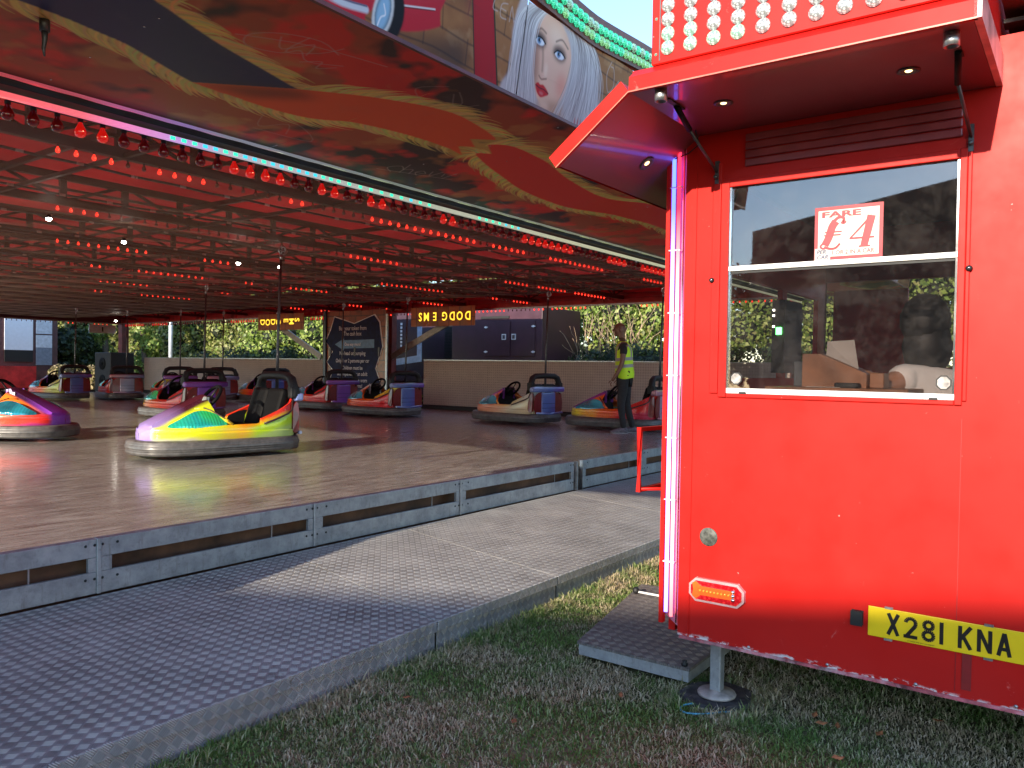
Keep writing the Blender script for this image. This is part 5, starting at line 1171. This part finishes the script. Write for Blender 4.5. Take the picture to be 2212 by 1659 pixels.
# local: +x = facing direction, y = left, z up ; near arm is the person's left (facing left in the photo)
J = [((.0, 0, .95), (.10, .13)), ((.01, 0, 1.08), (.095, .125)), ((.02, 0, 1.25), (.105, .15)), ((.025, 0, 1.40), (.095, .15)), ((.035, 0, 1.49), .055), ((.06, 0, 1.56), .052), ((.085, 0, 1.63), (.072, .070)), ((.085, 0, 1.70), (.088, .074)), ((.075, 0, 1.755), (.062, .055)),
     ((.02, .10, .90), (.085, .085)), ((.03, .105, .70), (.075, .075)), ((.055, .11, .48), .052), ((.03, .115, .28), .048), ((.0, .12, .09), .036),
     ((-.02, -.10, .90), (.085, .085)), ((-.03, -.10, .70), (.075, .075)), ((-.04, -.11, .48), .052), ((-.09, -.115, .28), .048), ((-.15, -.12, .09), .036),
     ((.02, .185, 1.405), .058), ((.03, .215, 1.28), .05), ((.05, .235, 1.13), .04), ((.11, .235, 1.0), .036), ((.18, .225, .89), .026), ((.205, .22, .85), (.032, .018)),
     ((.02, -.185, 1.405), .058), ((.0, -.215, 1.28), .05), ((-.01, -.23, 1.13), .04), ((.05, -.235, 1.0), .036), ((.10, -.23, .89), .026), ((.12, -.225, .85), (.032, .018)),
     ((.115, .0, 1.625), (.05, .045))]
Bn = [(0, 1), (1, 2), (2, 3), (3, 4), (4, 5), (5, 6), (6, 7), (7, 8), (0, 9), (9, 10), (10, 11), (11, 12), (12, 13), (0, 14), (14, 15), (15, 16), (16, 17), (17, 18), (3, 19), (19, 20), (20, 21), (21, 22), (22, 23), (23, 24), (3, 25), (25, 26), (26, 27), (27, 28), (28, 29), (29, 30), (6, 31)]
body = skin('body', J, Bn, SK, man)
def obj_local(mb, name, mat, parent, **k):
    o = mb.build(name, mat, None, **k); o.parent = parent; return o
for (bx, by, bz) in ((.205, .22, .85), (.12, -.225, .85)):
    for i in range(4):
        y = by-.024+.016*i+.0; L = (.062, .072, .070, .055)[i]
        skin('finger', [((bx, y, bz-.01), .0085), ((bx+.022, y, bz-.01-L*.45), .008), ((bx+.020, y, bz-.01-L*.8), .0075), ((bx+.004, y, bz-.01-L), .006)], [(0, 1), (1, 2), (2, 3)], SK, man, 1)
    skin('thumb', [((bx+.01, by-.0, bz+.01), .010), ((bx+.042, by, bz-.01), .0095), ((bx+.050, by, bz-.035), .0085)], [(0, 1), (1, 2)], SK, man, 1)
b = MB(); b.ball((.092, 0, 1.70), .098, 18, 0, (1.04, .80, 1.15)); obj_local(b, 'head', SK, man)
b = MB(); b.tube([(.178, 0, 1.725), (.192, 0, 1.70), (.203, 0, 1.683), (.186, 0, 1.672)], [.010, .013, .016, .010], 8); obj_local(b, 'nose', SK, man)
for s_ in (1, -1):
    b = MB(); b.ball((.085, s_*.080, 1.69), .030, 10, 0, (.62, .28, 1.1)); obj_local(b, 'ear', SK, man)
    b = MB(); b.ball((.173, s_*.030, 1.718), .012, 8, 0, (.7, 1, .8)); obj_local(b, 'eye', M['white'], man); b = MB(); b.ball((.180, s_*.030, 1.718), .006, 8); obj_local(b, 'iris', M['black'], man)
    b = MB(); b.tube([(.182, s_*.012, 1.738), (.182, s_*.032, 1.743), (.170, s_*.052, 1.737)], .005, 5); obj_local(b, 'eyebrow', M['black'], man)
b = MB(); b.tube([(.178, -.025, 1.645), (.188, 0, 1.648), (.178, .025, 1.645)], .007, 6); obj_local(b, 'lips', basic('lips', (.22, .07, .055), .5), man)
b = MB(); b.ball((.155, 0, 1.62), .036, 10, 0, (.9, 1.1, .8)); obj_local(b, 'chin', SK, man)
CLK = basic('black_cloth', (.018, .016, .018), .8, var=.3, scale=20)
grey = lambda k: [(J[i][0], tuple(r+k for r in (J[i][1] if isinstance(J[i][1], tuple) else (J[i][1],)*2))) for i in range(len(J))]
T1 = grey(.012); tj = [T1[i] for i in (0, 1, 2, 3, 4, 19, 20, 25, 26)]; tj[6] = ((.03, .215, 1.27), .062); tj[8] = ((.0, -.215, 1.27), .062)
skin('t_shirt', tj, [(0, 1), (1, 2), (2, 3), (3, 4), (3, 5), (5, 6), (3, 7), (7, 8)], CLK, man)
T2 = grey(.016); kj = [T2[0]]+T2[9:14]+T2[14:19]; kj[4] = (kj[4][0], .06); kj[5] = ((.0, .12, .07), .055); kj[9] = (kj[9][0], .06); kj[10] = ((-.15, -.12, .07), .055)
skin('trousers', kj, [(0, 1), (1, 2), (2, 3), (3, 4), (4, 5), (0, 6), (6, 7), (7, 8), (8, 9), (9, 10)], CLK, man)
def vestmat():
    t = NT('hi_vis_vest'); o = t.xyz(); n = t.noise(6, 3)
    z = t.math('ADD', o[2], t.math('MULTIPLY', o[0], .10))
    def band(c, w): return t.math('LESS_THAN', t.math('ABSOLUTE', t.math('SUBTRACT', z, c)), w)
    s = t.math('MAXIMUM', band(1.10, .026), band(1.215, .026))
    y = t.math('ABSOLUTE', t.math('SUBTRACT', t.math('ABSOLUTE', o[1]), .11)); v = t.math('MULTIPLY', t.math('LESS_THAN', y, .025), t.math('GREATER_THAN', z, 1.215)); s = t.math('MAXIMUM', s, v)
    c = t.mix(s, t.ramp(n, [(.3, (.58, .95, .01)), (.7, (.72, 1., .03))]), (.34, .34, .34)); t.bsdf(c, .6, 0, t.bump(t.noise(5, 4), .5, .02), emit=c, es=0.); return t.m
b = MB(); rows = []
for z, rx, ry, cx_ in ((.90, .150, .205, .0), (.93, .158, .21, .0), (1.0, .158, .205, .0), (1.08, .150, .20, .01), (1.16, .145, .20, .015), (1.25, .145, .205, .02), (1.34, .140, .205, .022), (1.40, .128, .19, .025), (1.45, .105, .15, .03), (1.49, .082, .095, .035), (1.505, .075, .080, .037)):
    rows.append([(cx_+rx*math.cos(a)*(1+.03*math.sin(5*a+z*9)), ry*math.copysign(abs(math.sin(a))**.85, math.sin(a)), z+(.012*math.sin(3*a) if z < .92 else 0)) for a in np.linspace(0, 2*math.pi, 36, endpoint=False)])
b.sheet(rows, 0, True, wrap=True); obj_local(b, 'hi_vis_vest', vestmat(), man)
SHO = basic('grey_trainer', (.12, .10, .12), .6, var=.4, scale=30)
for (sx, sy) in ((.0, .12), (-.15, -.12)):
    rows = []
    for x, hw_, h_ in ((-.085, .022, .05), (-.07, .036, .085), (-.02, .040, .10), (.04, .042, .085), (.10, .048, .062), (.15, .045, .045), (.185, .028, .032), (.195, .006, .02)): rows.append([(sx+x+.02, sy+hw_*math.copysign(abs(math.cos(a))**.8, math.cos(a)), .012+max(0, math.sin(a))*h_) for a in np.linspace(0, 2*math.pi, 14, endpoint=False)])
    b = MB(); b.sheet(rows, 0, True, wrap=True); sh_ = obj_local(b, 'trainer', SHO, man)
    b = MB(); b.prism([(sx+.02+p[0], sy+p[1]) for p in smooth([(-.09, 0), (-.07, .036), (0, .042), (.10, .050), (.17, .042), (.20, 0), (.17, -.042), (.10, -.050), (0, -.042), (-.07, -.036)], 2, True)], lambda p, k: (p[0], p[1], .0+.013*k)); obj_local(b, 'sole', basic('grey_sole', (.3, .3, .3), .6), man)
man.rotation_euler = (0, 0, rad(118)); man.scale = (1.03, 1.03, 1.03)
# cashier inside the booth
WT = basic('white_cotton', (.72, .70, .68), .8, var=.08)
ca = thing('person', (3.86, .56, .46), 'seated person in white t-shirt behind the booth window reaching to the desk', 'person')
J = [((3.88, .56, .78), (.12, .15)), ((3.87, .56, .98), (.11, .14)), ((3.85, .56, 1.20), (.11, .15)), ((3.83, .56, 1.38), (.10, .15)), ((3.82, .57, 1.47), .05), ((3.80, .575, 1.53), .05), ((3.79, .58, 1.60), (.08, .07)), ((3.79, .58, 1.68), (.09, .075)), ((3.79, .58, 1.74), (.06, .05)),
     ((3.70, .64, 1.435), .055), ((3.60, .70, 1.40), .042), ((3.52, .72, 1.42), .035), ((3.46, .735, 1.445), .026), ((3.44, .745, 1.45), (.03, .018)), ((3.86, .38, 1.40), .06), ((3.80, .34, 1.2), .045), ((3.62, .42, 1.17), .035), ((3.5, .5, 1.2), .026), ((3.6, .66, .75), .08), ((3.6, .46, .75), .08), ((3.55, .66, .5), .05), ((3.55, .46, .5), .05)]
J = [((j[0][0]-3.86, j[0][1]-.56, j[0][2]-.46), j[1]) for j in J]
skin('body', J, [(0, 1), (1, 2), (2, 3), (3, 4), (4, 5), (5, 6), (6, 7), (7, 8), (3, 9), (9, 10), (10, 11), (11, 12), (12, 13), (3, 14), (14, 15), (15, 16), (16, 17), (0, 18), (0, 19), (18, 20), (19, 21)], skinmat('tan_skin', (.42, .20, .12)), ca)
TJ = [(J[i][0], tuple(r+.016 for r in (J[i][1] if isinstance(J[i][1], tuple) else (J[i][1],)*2))) for i in (0, 1, 2, 3, 9, 14)]; TJ.append(((-.215, .10, .955), .068)); TJ.append(((-.03, -.21, .82), .066)); skin('t_shirt', TJ, [(0, 1), (1, 2), (2, 3), (3, 4), (3, 5), (4, 6), (5, 7)], WT, ca)
b = MB(); b.ball((-.055, .02, 1.225), .112, 14, 0, (1, .9, 1.05)); b.ball((-.06, .01, 1.11), .105, 12, 0, (.9, .95, 1.3)); obj_local(b, 'hair', M['black'], ca)
for i in range(4): skin('finger', [((-.42, .17+.014*i, .995), .0085), ((-.46, .175+.014*i, .99), .008), ((-.485, .178+.014*i, .975), .007)], [(0, 1), (1, 2)], bpy.data.materials['tan_skin'], ca, 1)
skin('thumb', [((-.41, .165, .99), .010), ((-.43, .13, .99), .009), ((-.46, .125, .985), .008)], [(0, 1), (1, 2)], bpy.data.materials['tan_skin'], ca, 1)
st_ = thing('stool', (3.9, .56, .46), 'black stool under the seated cashier', 'stool'); MB().box(3.7, 4.1, .36, .76, .66, .72).build('seat', M['black'], st_, .02, 2); MB().tube([(3.9, .56, .46), (3.9, .56, .66)], .03, 8).build('leg', M['steel'], st_)
# ================================================================== BACKGROUND
def leaves(name, blobs, n, size, mat, parent, seed=1, flat=.5):
    """blobs: (cx,cy,cz,rx,ry,rz) ellipsoids ; leaves on their outer shells"""
    r = np.random.default_rng(seed); B = np.array(blobs, float); A = (B[:, 3]*B[:, 4]+B[:, 4]*B[:, 5]+B[:, 3]*B[:, 5]); k = r.choice(len(B), n, p=A/A.sum())
    d = r.normal(size=(n, 3)); d /= np.linalg.norm(d, axis=1)[:, None]; q = (.72+.36*r.random(n)**.8)[:, None]
    c = B[k, :3]+d*B[k, 3:]*q; c[:, 2] = np.maximum(c[:, 2], .03)
    nr = d+r.normal(0, .55, (n, 3)); nr /= np.linalg.norm(nr, axis=1)[:, None]; t = np.cross(nr, r.normal(size=(n, 3))); t /= np.linalg.norm(t, axis=1)[:, None]; u = np.cross(nr, t)
    s = (size*(.55+.9*r.random(n)))[:, None]; V = np.stack([c-t*s*.5, c-u*s*.32+nr*s*.06, c+t*s*.55, c+u*s*.32+nr*s*.06], 1).reshape(-1, 3)
    off = np.array(wloc(parent)) if parent else 0; V = V-off
    me = bpy.data.meshes.new(name); me.vertices.add(n*4); me.vertices.foreach_set('co', V.astype(np.float32).ravel()); me.loops.add(n*4); me.loops.foreach_set('vertex_index', np.arange(n*4, dtype=np.int32))
    me.polygons.add(n); me.polygons.foreach_set('loop_start', np.arange(0, n*4, 4, dtype=np.int32)); me.polygons.foreach_set('loop_total', np.full(n, 4, np.int32)); me.update(calc_edges=True); me.materials.append(mat)
    o = bpy.data.objects.new(name, me); COL.objects.link(o); o.parent = parent; return o
def core(blobs, parent, f=.74):
    b = MB(); rr_ = random.Random(4)
    for q in blobs: b.ball((q[0], q[1], q[2]), 1., 10, 0, (q[3]*f, q[4]*f, q[5]*f))  # dark solid ellipsoids back the leaves; no branches are modelled
    return b.build('dark_core', M['hedgecore'], parent)
rh2 = random.Random(12)
def hedge(name, label, cat, x0, x1, y0, y1, z1, mat, n, seed, size=.13, step=1.1, mat2=None, group=None):
    rr_ = random.Random(seed); cx_, cy_ = (x0+x1)/2, (y0+y1)/2; t = thing(name, (cx_, cy_, 0), label, cat, group); L = math.hypot(x1-x0, y1-y0); B = []
    k = max(2, int(L/step))
    for i in range(k):
        u = (i+.5)/k
        for z in np.arange(.5, z1, .75): B.append((x0+(x1-x0)*u+rr_.uniform(-.35, .35), y0+(y1-y0)*u+rr_.uniform(-.3, .3), z+rr_.uniform(-.2, .2), rr_.uniform(.55, .95), rr_.uniform(.55, .95), rr_.uniform(.5, .85)))
    core(B, t); leaves('foliage', B, n, size, mat, t, seed)
    if mat2: leaves('foliage', B, n//3, size, mat2, t, seed+50)
    return t
hedge('hedge', 'tall green leafy hedge behind the barrier at right beyond the man', 'hedge', 20.6, 21.2, 1.5, 15.0, 4.4, M['leaf'], 60000, 21, .115, mat2=M['leafy'])
hedge('hedge', 'dense green hedge behind the barrier left of the rules sign', 'hedge', 21.5, 21.2, 15.5, 29.5, 5.2, M['leaf'], 46000, 22, .14)
hedge('hedge', 'yellow green sunlit hedge around the far corner post', 'hedge', 22.2, 23.5, 27.5, 44, 6.0, M['leafy'], 44000, 23, .17, mat2=M['leaf'])
hedge('shrub', 'pale green tree foliage right of the kiosk on the far left', 'shrub', 17.2, 18.4, 36.2, 38.5, 5.6, M['leafy'], 12000, 24, .16, .9)
hedge('shrub', 'dark shaded bush beneath the pale tree on the far left', 'shrub', 15.9, 17.6, 34.6, 36.6, 2.6, M['leafd'], 9000, 25, .16, .8)
hedge('shrub', 'low dark bush behind the barrier near the lamp post', 'shrub', 19.2, 19.2, 24.5, 29.5, 1.7, M['leafd'], 12000, 26, .12, .8)
hedge('shrub', 'low dark bush right of the purple generator', 'shrub', 18.9, 19.0, 8.9, 11.4, 1.75, M['leafd'], 9000, 27, .09, .7)
hedge('hedge', 'distant pale green hedge filling the gap beyond the far corner', 'hedge', 16, 33, 50, 38, 8, M['leafy'], 30000, 28, .25, 1.6)
hedge('hedge', 'leafy hedge running on to the right behind the booth', 'hedge', 20.8, 19, 1.5, -16, 4.2, M['leaf'], 26000, 29, .16)
dr = thing('dry_grass_clump', (14.9, 31.5, 0), 'straw coloured dry grass and weeds beyond the far corner', 'dry grass')
B = [(14.2+i*.34, 31.2+rh2.uniform(-.4, .9), .55, .4, .4, .75) for i in range(9)]; leaves('stalks', B, 9000, .12, M['dry'], dr, 31); leaves('foliage', B, 2500, .13, M['leafy'], dr, 32)
tw_ = thing('bare_shrub', (19.6, 10.9, 0), 'tangle of bare tan branches beside the purple generator', 'shrub'); b = MB()
for i in range(110):
    p = Vector((19.5+rh2.uniform(-.3, .5), 11.1+rh2.uniform(-1.3, 1.3), rh2.uniform(.3, 2.2))); q = [p]
    d = Vector((rh2.uniform(-.3, .1), rh2.uniform(-.5, .5), rh2.uniform(.3, 1))).normalized()
    for k in range(5): d = (d+Vector((rh2.uniform(-.4, .4), rh2.uniform(-.5, .5), rh2.uniform(-.25, .35)))).normalized(); q.append(q[-1]+d*.28)
    b.tube(q, [.012, .010, .008, .007, .005, .003], 4)
b.build('branches', M['twig'], tw_)
for i, (x, y, h_, lab) in enumerate([(19.4, 34.8, 6.5, 'slim tree trunk with ivy left of the far corner post'), (18.0, 35.5, 6.5, 'thin pale tree trunk among the weeds on the far left')]):
    t = thing('tree', (x, y, 0), lab, 'tree', 'trees on the far left'); b = MB()
    b.tube([(x+.08*math.sin(k*1.3), y, k*h_/6) for k in range(7)], [.16-.017*k for k in range(7)], 8)
    for k in range(7): z = 1.5+k*.7; b.tube([(x, y, z), (x+rh2.uniform(-.8, .8), y+rh2.uniform(-.6, .6), z+.8)], [.05, .015], 5)
    b.build('trunk', M['bark'], t); B = [(x+rh2.uniform(-.5, .5), y+rh2.uniform(-.4, .4), 1.2+k*.55, .45, .45, .45) for k in range(9)]; leaves('crown', B, 3500, .15, M['leaf'], t, 60+i)
# purple generator unit
MAR = basic('maroon_cabinet', (.05, .015, .028), .45, var=.15, scale=3); MAD = basic('maroon_cabinet_dark', (.035, .012, .022), .5)
ge = thing('generator', (19, 13, 0), 'maroon generator cabinet with double doors beyond the barrier', 'generator')
MB().box(18, 20, 12.09, 15.3, .6, 3.15).build('cabinet', MAR, ge, .02, 2)
for (a, c) in ((12.16, 13.0), (13.35, 14.6)):
    d_ = MB().box(17.975, 17.998, 12.32 if a < 13 else 13.17, 13.10 if a < 13 else 14.05, 1.8, 2.78).build('door', MAR, ge, .006, 1)
    for z in (1.92, 2.62): y = 12.36 if a < 13 else 14.0; MB().box(17.955, 17.974, y-.06, y+.06, z-.015, z+.015).box(17.950, 17.974, y-.02, y+.02, z-.03, z+.03).build('hinge', M['white'], d_)
    y = 13.02 if a < 13 else 13.36; MB().box(17.955, 17.9745, y-.07, y+.07, 2.26, 2.42).build('latch', M['white'], d_); MB().box(17.95, 17.9545, y-.045, y+.045, 2.285, 2.395).build('latch_cup', M['darksteel'], d_)
MB().box(17.97, 17.998, 13.2, 14.2, 2.86, 2.93).build('top_vent', M['black'], ge)
b = MB()
for k in range(22): b.box(18.47, 18.498, 15.5, 16.0, 1.75+k*.045, 1.775+k*.045)
g2 = thing('generator', (19.3, 16.6, 0), 'darker maroon box trailer with vent grille left of the generator', 'generator'); MB().box(18.5, 20.6, 15.35, 18.2, .6, 3.3).build('cabinet', MAD, g2, .02, 2); b.build('vent_grille', M['black'], g2)
MB().box(18.47, 18.498, 14.95+.5, 15.95, 1.62, 1.72).build('slot', M['black'], g2)
text('uper', .16, (17.96, 14.95, 2.80), ge, M['white'], shear=.3) if False else None
b = MB(); b.prism([(16.15, 1.62), (18.1, 1.40), (18.1, 1.58), (16.32, 1.80), (16.32, 2.75), (16.15, 2.75)], lambda p, k: (17.6+.03*k, p[0], p[1])); tag(b.build('trailer_frame', basic('pale_blue_frame', (.32, .42, .55), .4)), 'pale blue painted frame in front of the dark trailer', 'frame')
b = MB().box(17.62, 17.66, 16.33, 17.8, 1.75, 2.9); fr_ = b.build('side_panel', MAD); tag(fr_, 'dark maroon painted panel with vertical white lettering', 'panel')
b = MB(); r8 = random.Random(2)
for z in np.arange(1.95, 2.8, .11): b.box(17.605, 17.618, 16.95, 17.02, z, z+.07)
o_ = b.build('lettering', M['white'], None); o_.parent = fr_
# lamp post, speaker cabinet
lp = thing('lamp_post', (19, 31.9, 0), 'slim pale metal lamp post beyond the barrier', 'lamp post'); MB().tube([(19, 31.9, 0), (19, 31.9, 6)], .09, 10).build('post', basic('pale_post', (.55, .6, .66), .4, .3), lp); MB().box(18.6, 19.1, 31.8, 32, 5.95, 6.05).build('lamp_head', M['steel'], lp)
spk = thing('speaker_cabinet', (14.6, 28.0, FL), 'tall black speaker cabinet in the far corner of the track', 'speaker'); MB().box(14.15, 15.0, 27.5, 28.6, FL, 1.80).build('cabinet', M['black'], spk, .03, 2)
for z in (.8, 1.4): MB().lathe([(.22, 0), (.2, .02), (.05, .0)], (14.148, 28.05, z), (-1, 0, 0), 18).build('driver', M['blackgloss'], spk)
MB().tube([(14.3, 27.7, 1.8), (14.35, 27.6, 2.15)], .015, 5).build('aerial', M['black'], spk)
cc = thing('hanging_board', (14.0, 28.9, 2.6), 'small white notice board hanging by the far corner post', 'sign'); MB().box(14.05, 15.0, 28.8, 28.83, 2.50, 2.80).build('board', basic('pale_board', (.5, .54, .6), .5), cc); MB().box(14.5, 14.55, 28.79, 28.8, 2.55, 2.72).build('mark', M['black'], cc)
# kiosk on the far left
ki = thing('kiosk', (13.5, 36, 0), 'white and brown framed kiosk trailer at the far left', 'kiosk'); BR = basic('brown_frame', (.10, .035, .035), .5)
MB().box(8.5, 15.35, 34.05, 38, .3, 4).build('wall', BR, ki)
MB().box(13.38, 14.40, 34.0, 34.04, 1.88, 3.4).build('white_panel', basic('white_panel', (.62, .66, .74), .4, var=.04), ki); MB().box(13.38, 14.40, 34.0, 34.04, 1.42, 1.87).build('dark_hatch', M['black'], ki)
MB().box(14.52, 15.12, 34.0, 34.04, 2.55, 3.4).box(14.52, 15.12, 34.0, 34.04, 2.0, 2.50).build('window', basic('frosted_pane', (.42, .47, .55), .35), ki); MB().box(14.52, 15.12, 34.0, 34.04, 1.30, 1.99).build('lower_pane', basic('grey_pane', (.14, .17, .23), .35), ki)
MB().box(11.5, 14.4, 33.7, 34.0, .4, 1.25).build('red_counter', M['redbeam'], ki)
tag(MB().box(9.0, 12.0, 33.5, 33.6, .3, 3.6).build('panel', BR), 'dark red brown upright panel left of the white kiosk', 'panel') if False else None
# ================================================================== RULES SIGN PILLAR
pi_ = thing('rules_sign', (14.7, 15.75, FL), 'brick painted pillar board with dark blue rules sign', 'sign')
P = Paint(14.62, 16.86, .39, 2.92, 130, (.30, .075, .025)); cl = cloud(P.h, P.w, 16, 30); P.blend(np.clip(cl*.6, 0, 1), (.12, .03, .015), .8)
for k in range(9):
    z = .45+k*.29; P.line([(14.6, z), (16.9, z+.01)], .03, (.04, .02, .015), .01, .8)
    for j in range(6): x = 14.7+j*.42+(k % 2)*.2; P.line([(x, z), (x, z+.29)], .025, (.04, .02, .015), .01, .8)
MB().box(14.60, 14.64, 14.62, 16.86, FL, 2.92).build('brick_board', painted('brick_paint', P.image('brick_art'), .35, .2, False), pi_, uv=lambda v: ((v.y-14.62)/2.24, (v.z-.39)/2.53))
DB = basic('navy_sign', (.008, .016, .07), .55, var=.3, spec=.2); LBL = basic('pale_blue_arrow', (.09, .22, .45), .4)
def sg(a, c): return (16.62-(a-690)*(16.62-14.80)/(1115-690)/1.0, 2.82-(c-170)*2.43/1000*1.30)
OUT = [(700, 178), (885, 242), (1065, 172), (1110, 235), (1138, 440), (1078, 620), (1120, 730), (1085, 830), (1095, 960), (640, 960), (640, 790), (690, 640), (630, 570), (685, 480), (618, 390), (665, 290)]
MB().prism([sg(*p) for p in OUT], lambda p, k: (14.595-.004*k, p[0], p[1])).build('sign_edge', M['white'], pi_)
cx_, cz_ = sg(880, 560)
MB().prism([(cx_+(sg(*p)[0]-cx_)*.965, cz_+(sg(*p)[1]-cz_)*.975) for p in OUT], lambda p, k: (14.590-.004*k, p[0], p[1])).build('sign_face', DB, pi_)
MB().prism([sg(*p) for p in [(712, 420), (795, 370), (795, 385), (1062, 380), (1062, 450), (795, 455), (795, 472)]], lambda p, k: (14.5855-.003*k, p[0], p[1])).build('arrow', LBL, pi_)
LT = basic('sign_lettering', (.65, .67, .75), .5)
for (s_, z_, sz) in (('Buy your token from', 287, .155), ('The cash box', 333, .155), ('One way round', 418, .12), ('No head on bumping', 496, .145), ('Only 1 or 2 persons per car', 558, .14), ('Children must be', 618, .14), ('accompanied by an adult', 668, .145), ('Seat belts must be worn', 722, .145), ('under both arms!', 768, .14), ('No smoking', 830, .12), ('You ride at the', 888, .12), ('owners risk', 935, .12)):
    c_ = sg(872, z_+14); text(s_, sz, (14.581, c_[0], c_[1]), pi_, LT, align='CENTER', sx=.80, bold=.002)
for y in (14.85, 15.75, 16.7): MB().box(14.57, 14.60, y-.03, y+.03, 1.72, 1.95).build('fixing_clip', M['darksteel'], pi_, .005, 1)
MB().box(14.55, 14.66, 16.87, 16.96, FL, 2.95).build('side_post', basic('blue_post', (.015, .03, .07), .3), pi_); MB().box(14.58, 14.62, 14.56, 14.615, FL, 2.8).build('edge_strip', M['steel'], pi_)
# DODGEMS boards
def gamesign(y0, y1, z0, z1, label, rev):
    t = thing('lit_word_sign', (14.8, (y0+y1)/2, (z0+z1)/2), label, 'sign', 'lit word signs under the rear beam'); w = y1-y0
    P = Paint(0, 2.1, 0, .5, 150, (.45, .14, .03)); cl = cloud(P.h, P.w, 14, int(y0)); P.blend(np.clip(cl*.6, 0, 1), (.22, .12, .06), .7)
    for k in range(6): P.line([(.1+k*.36, 0), (.12+k*.36, .5)], .025, (.08, .03, .02), .008, .8)
    P.line([(0, .22), (2.1, .2)], .022, (.08, .03, .02), .008, .8)
    MB().box(14.79, 14.81, y0, y1, z0, z1).build('brick_board', painted('word_sign_paint%d' % int(y0), P.image('word_art%d' % int(y0)), .4, .1, False), t, uv=lambda v: ((v.y-y0)/w, (v.z-z0)/(z1-z0)))
    YL_ = emis('yellow_neon%d' % int(y0), (1., .66, .05), .42); OR_ = basic('red_outline%d' % int(y0), (.5, .03, .01), .5); cz_ = (z0+z1)/2
    for i, ch in enumerate('DODGEMS'):
        if rev: yc = y0+.20+i*.245+(.10 if i > 3 else 0); xa, ya = (0, 1, 0), (0, 0, -1); off = (0, -.085, .10)
        else: yc = y1-.22-i*.245-(.10 if i > 3 else 0); xa, ya = (0, 0, -1), (0, -1, 0); off = (0, .10, .10)
        text(ch, .29, (14.784, yc+off[1], cz_+off[2]), t, YL_, xa, ya, bold=.006, sx=.85); text(ch, .29, (14.787, yc+off[1], cz_+off[2]), t, OR_, xa, ya, bold=.022, sx=.85)
    return t
gamesign(11.87, 13.93, 2.47, 2.94, 'lit yellow DODGEMS letters upside down on brick board right of the rules sign', True)
gamesign(18.08, 20.15, 2.47, 2.94, 'lit yellow DODGEMS letters on brick board left of the rules sign', False)
# ================================================================== THINGS BEHIND THE CAMERA (they shade the lawn and show in the booth window)
tl_ = thing('shading_trailer', (-14.5, 0, 0), 'added dark lorry shape opposite the booth, top sloped to shade the lawn', 'trailer')
def ztop(y): return math.tan(ELEV)*(5.35-.51*(y+.8)+14)  # sloped top edge solved from where the shade ends on booth and walkway
MB().prism([(-3.4, 0), (7.2, 0), (7.2, ztop(7.2)), (-3.4, ztop(-3.4))], lambda p, k: (-14-.9*k, p[0], p[1])).build('shading_body', basic('dark_shading_side', (.07, .045, .035), .6, var=.5, scale=.5), tl_)
for i, (x, y, h_) in enumerate([(-22, 11.5, 5.0), (-20, 15, 4.6), (-25, 18.5, 5.2), (-21, 23, 4.6), (-24, 8.5, 5.2)]):
    t = thing('tree', (x, y, 0), ('bushy tree %s' % ['left of the lorry', 'beside the first reflected tree', 'tall behind the others', 'farthest to the left', 'behind the lorry roof'][i])+' opposite the booth', 'tree', 'trees opposite the booth')
    MB().tube([(x, y, 0), (x+.1, y, h_*.4), (x, y, h_*.8)], [.3, .22, .08], 8).build('trunk', M['bark'], t); B = [(x+rh2.uniform(-1.6, 1.6), y+rh2.uniform(-1.6, 1.6), h_*(.35+.6*rh2.random()), 1.2, 1.2, 1.1) for k in range(12)]
    leaves('crown', B, 3500, .3, M['leafd'], t, 80+i)
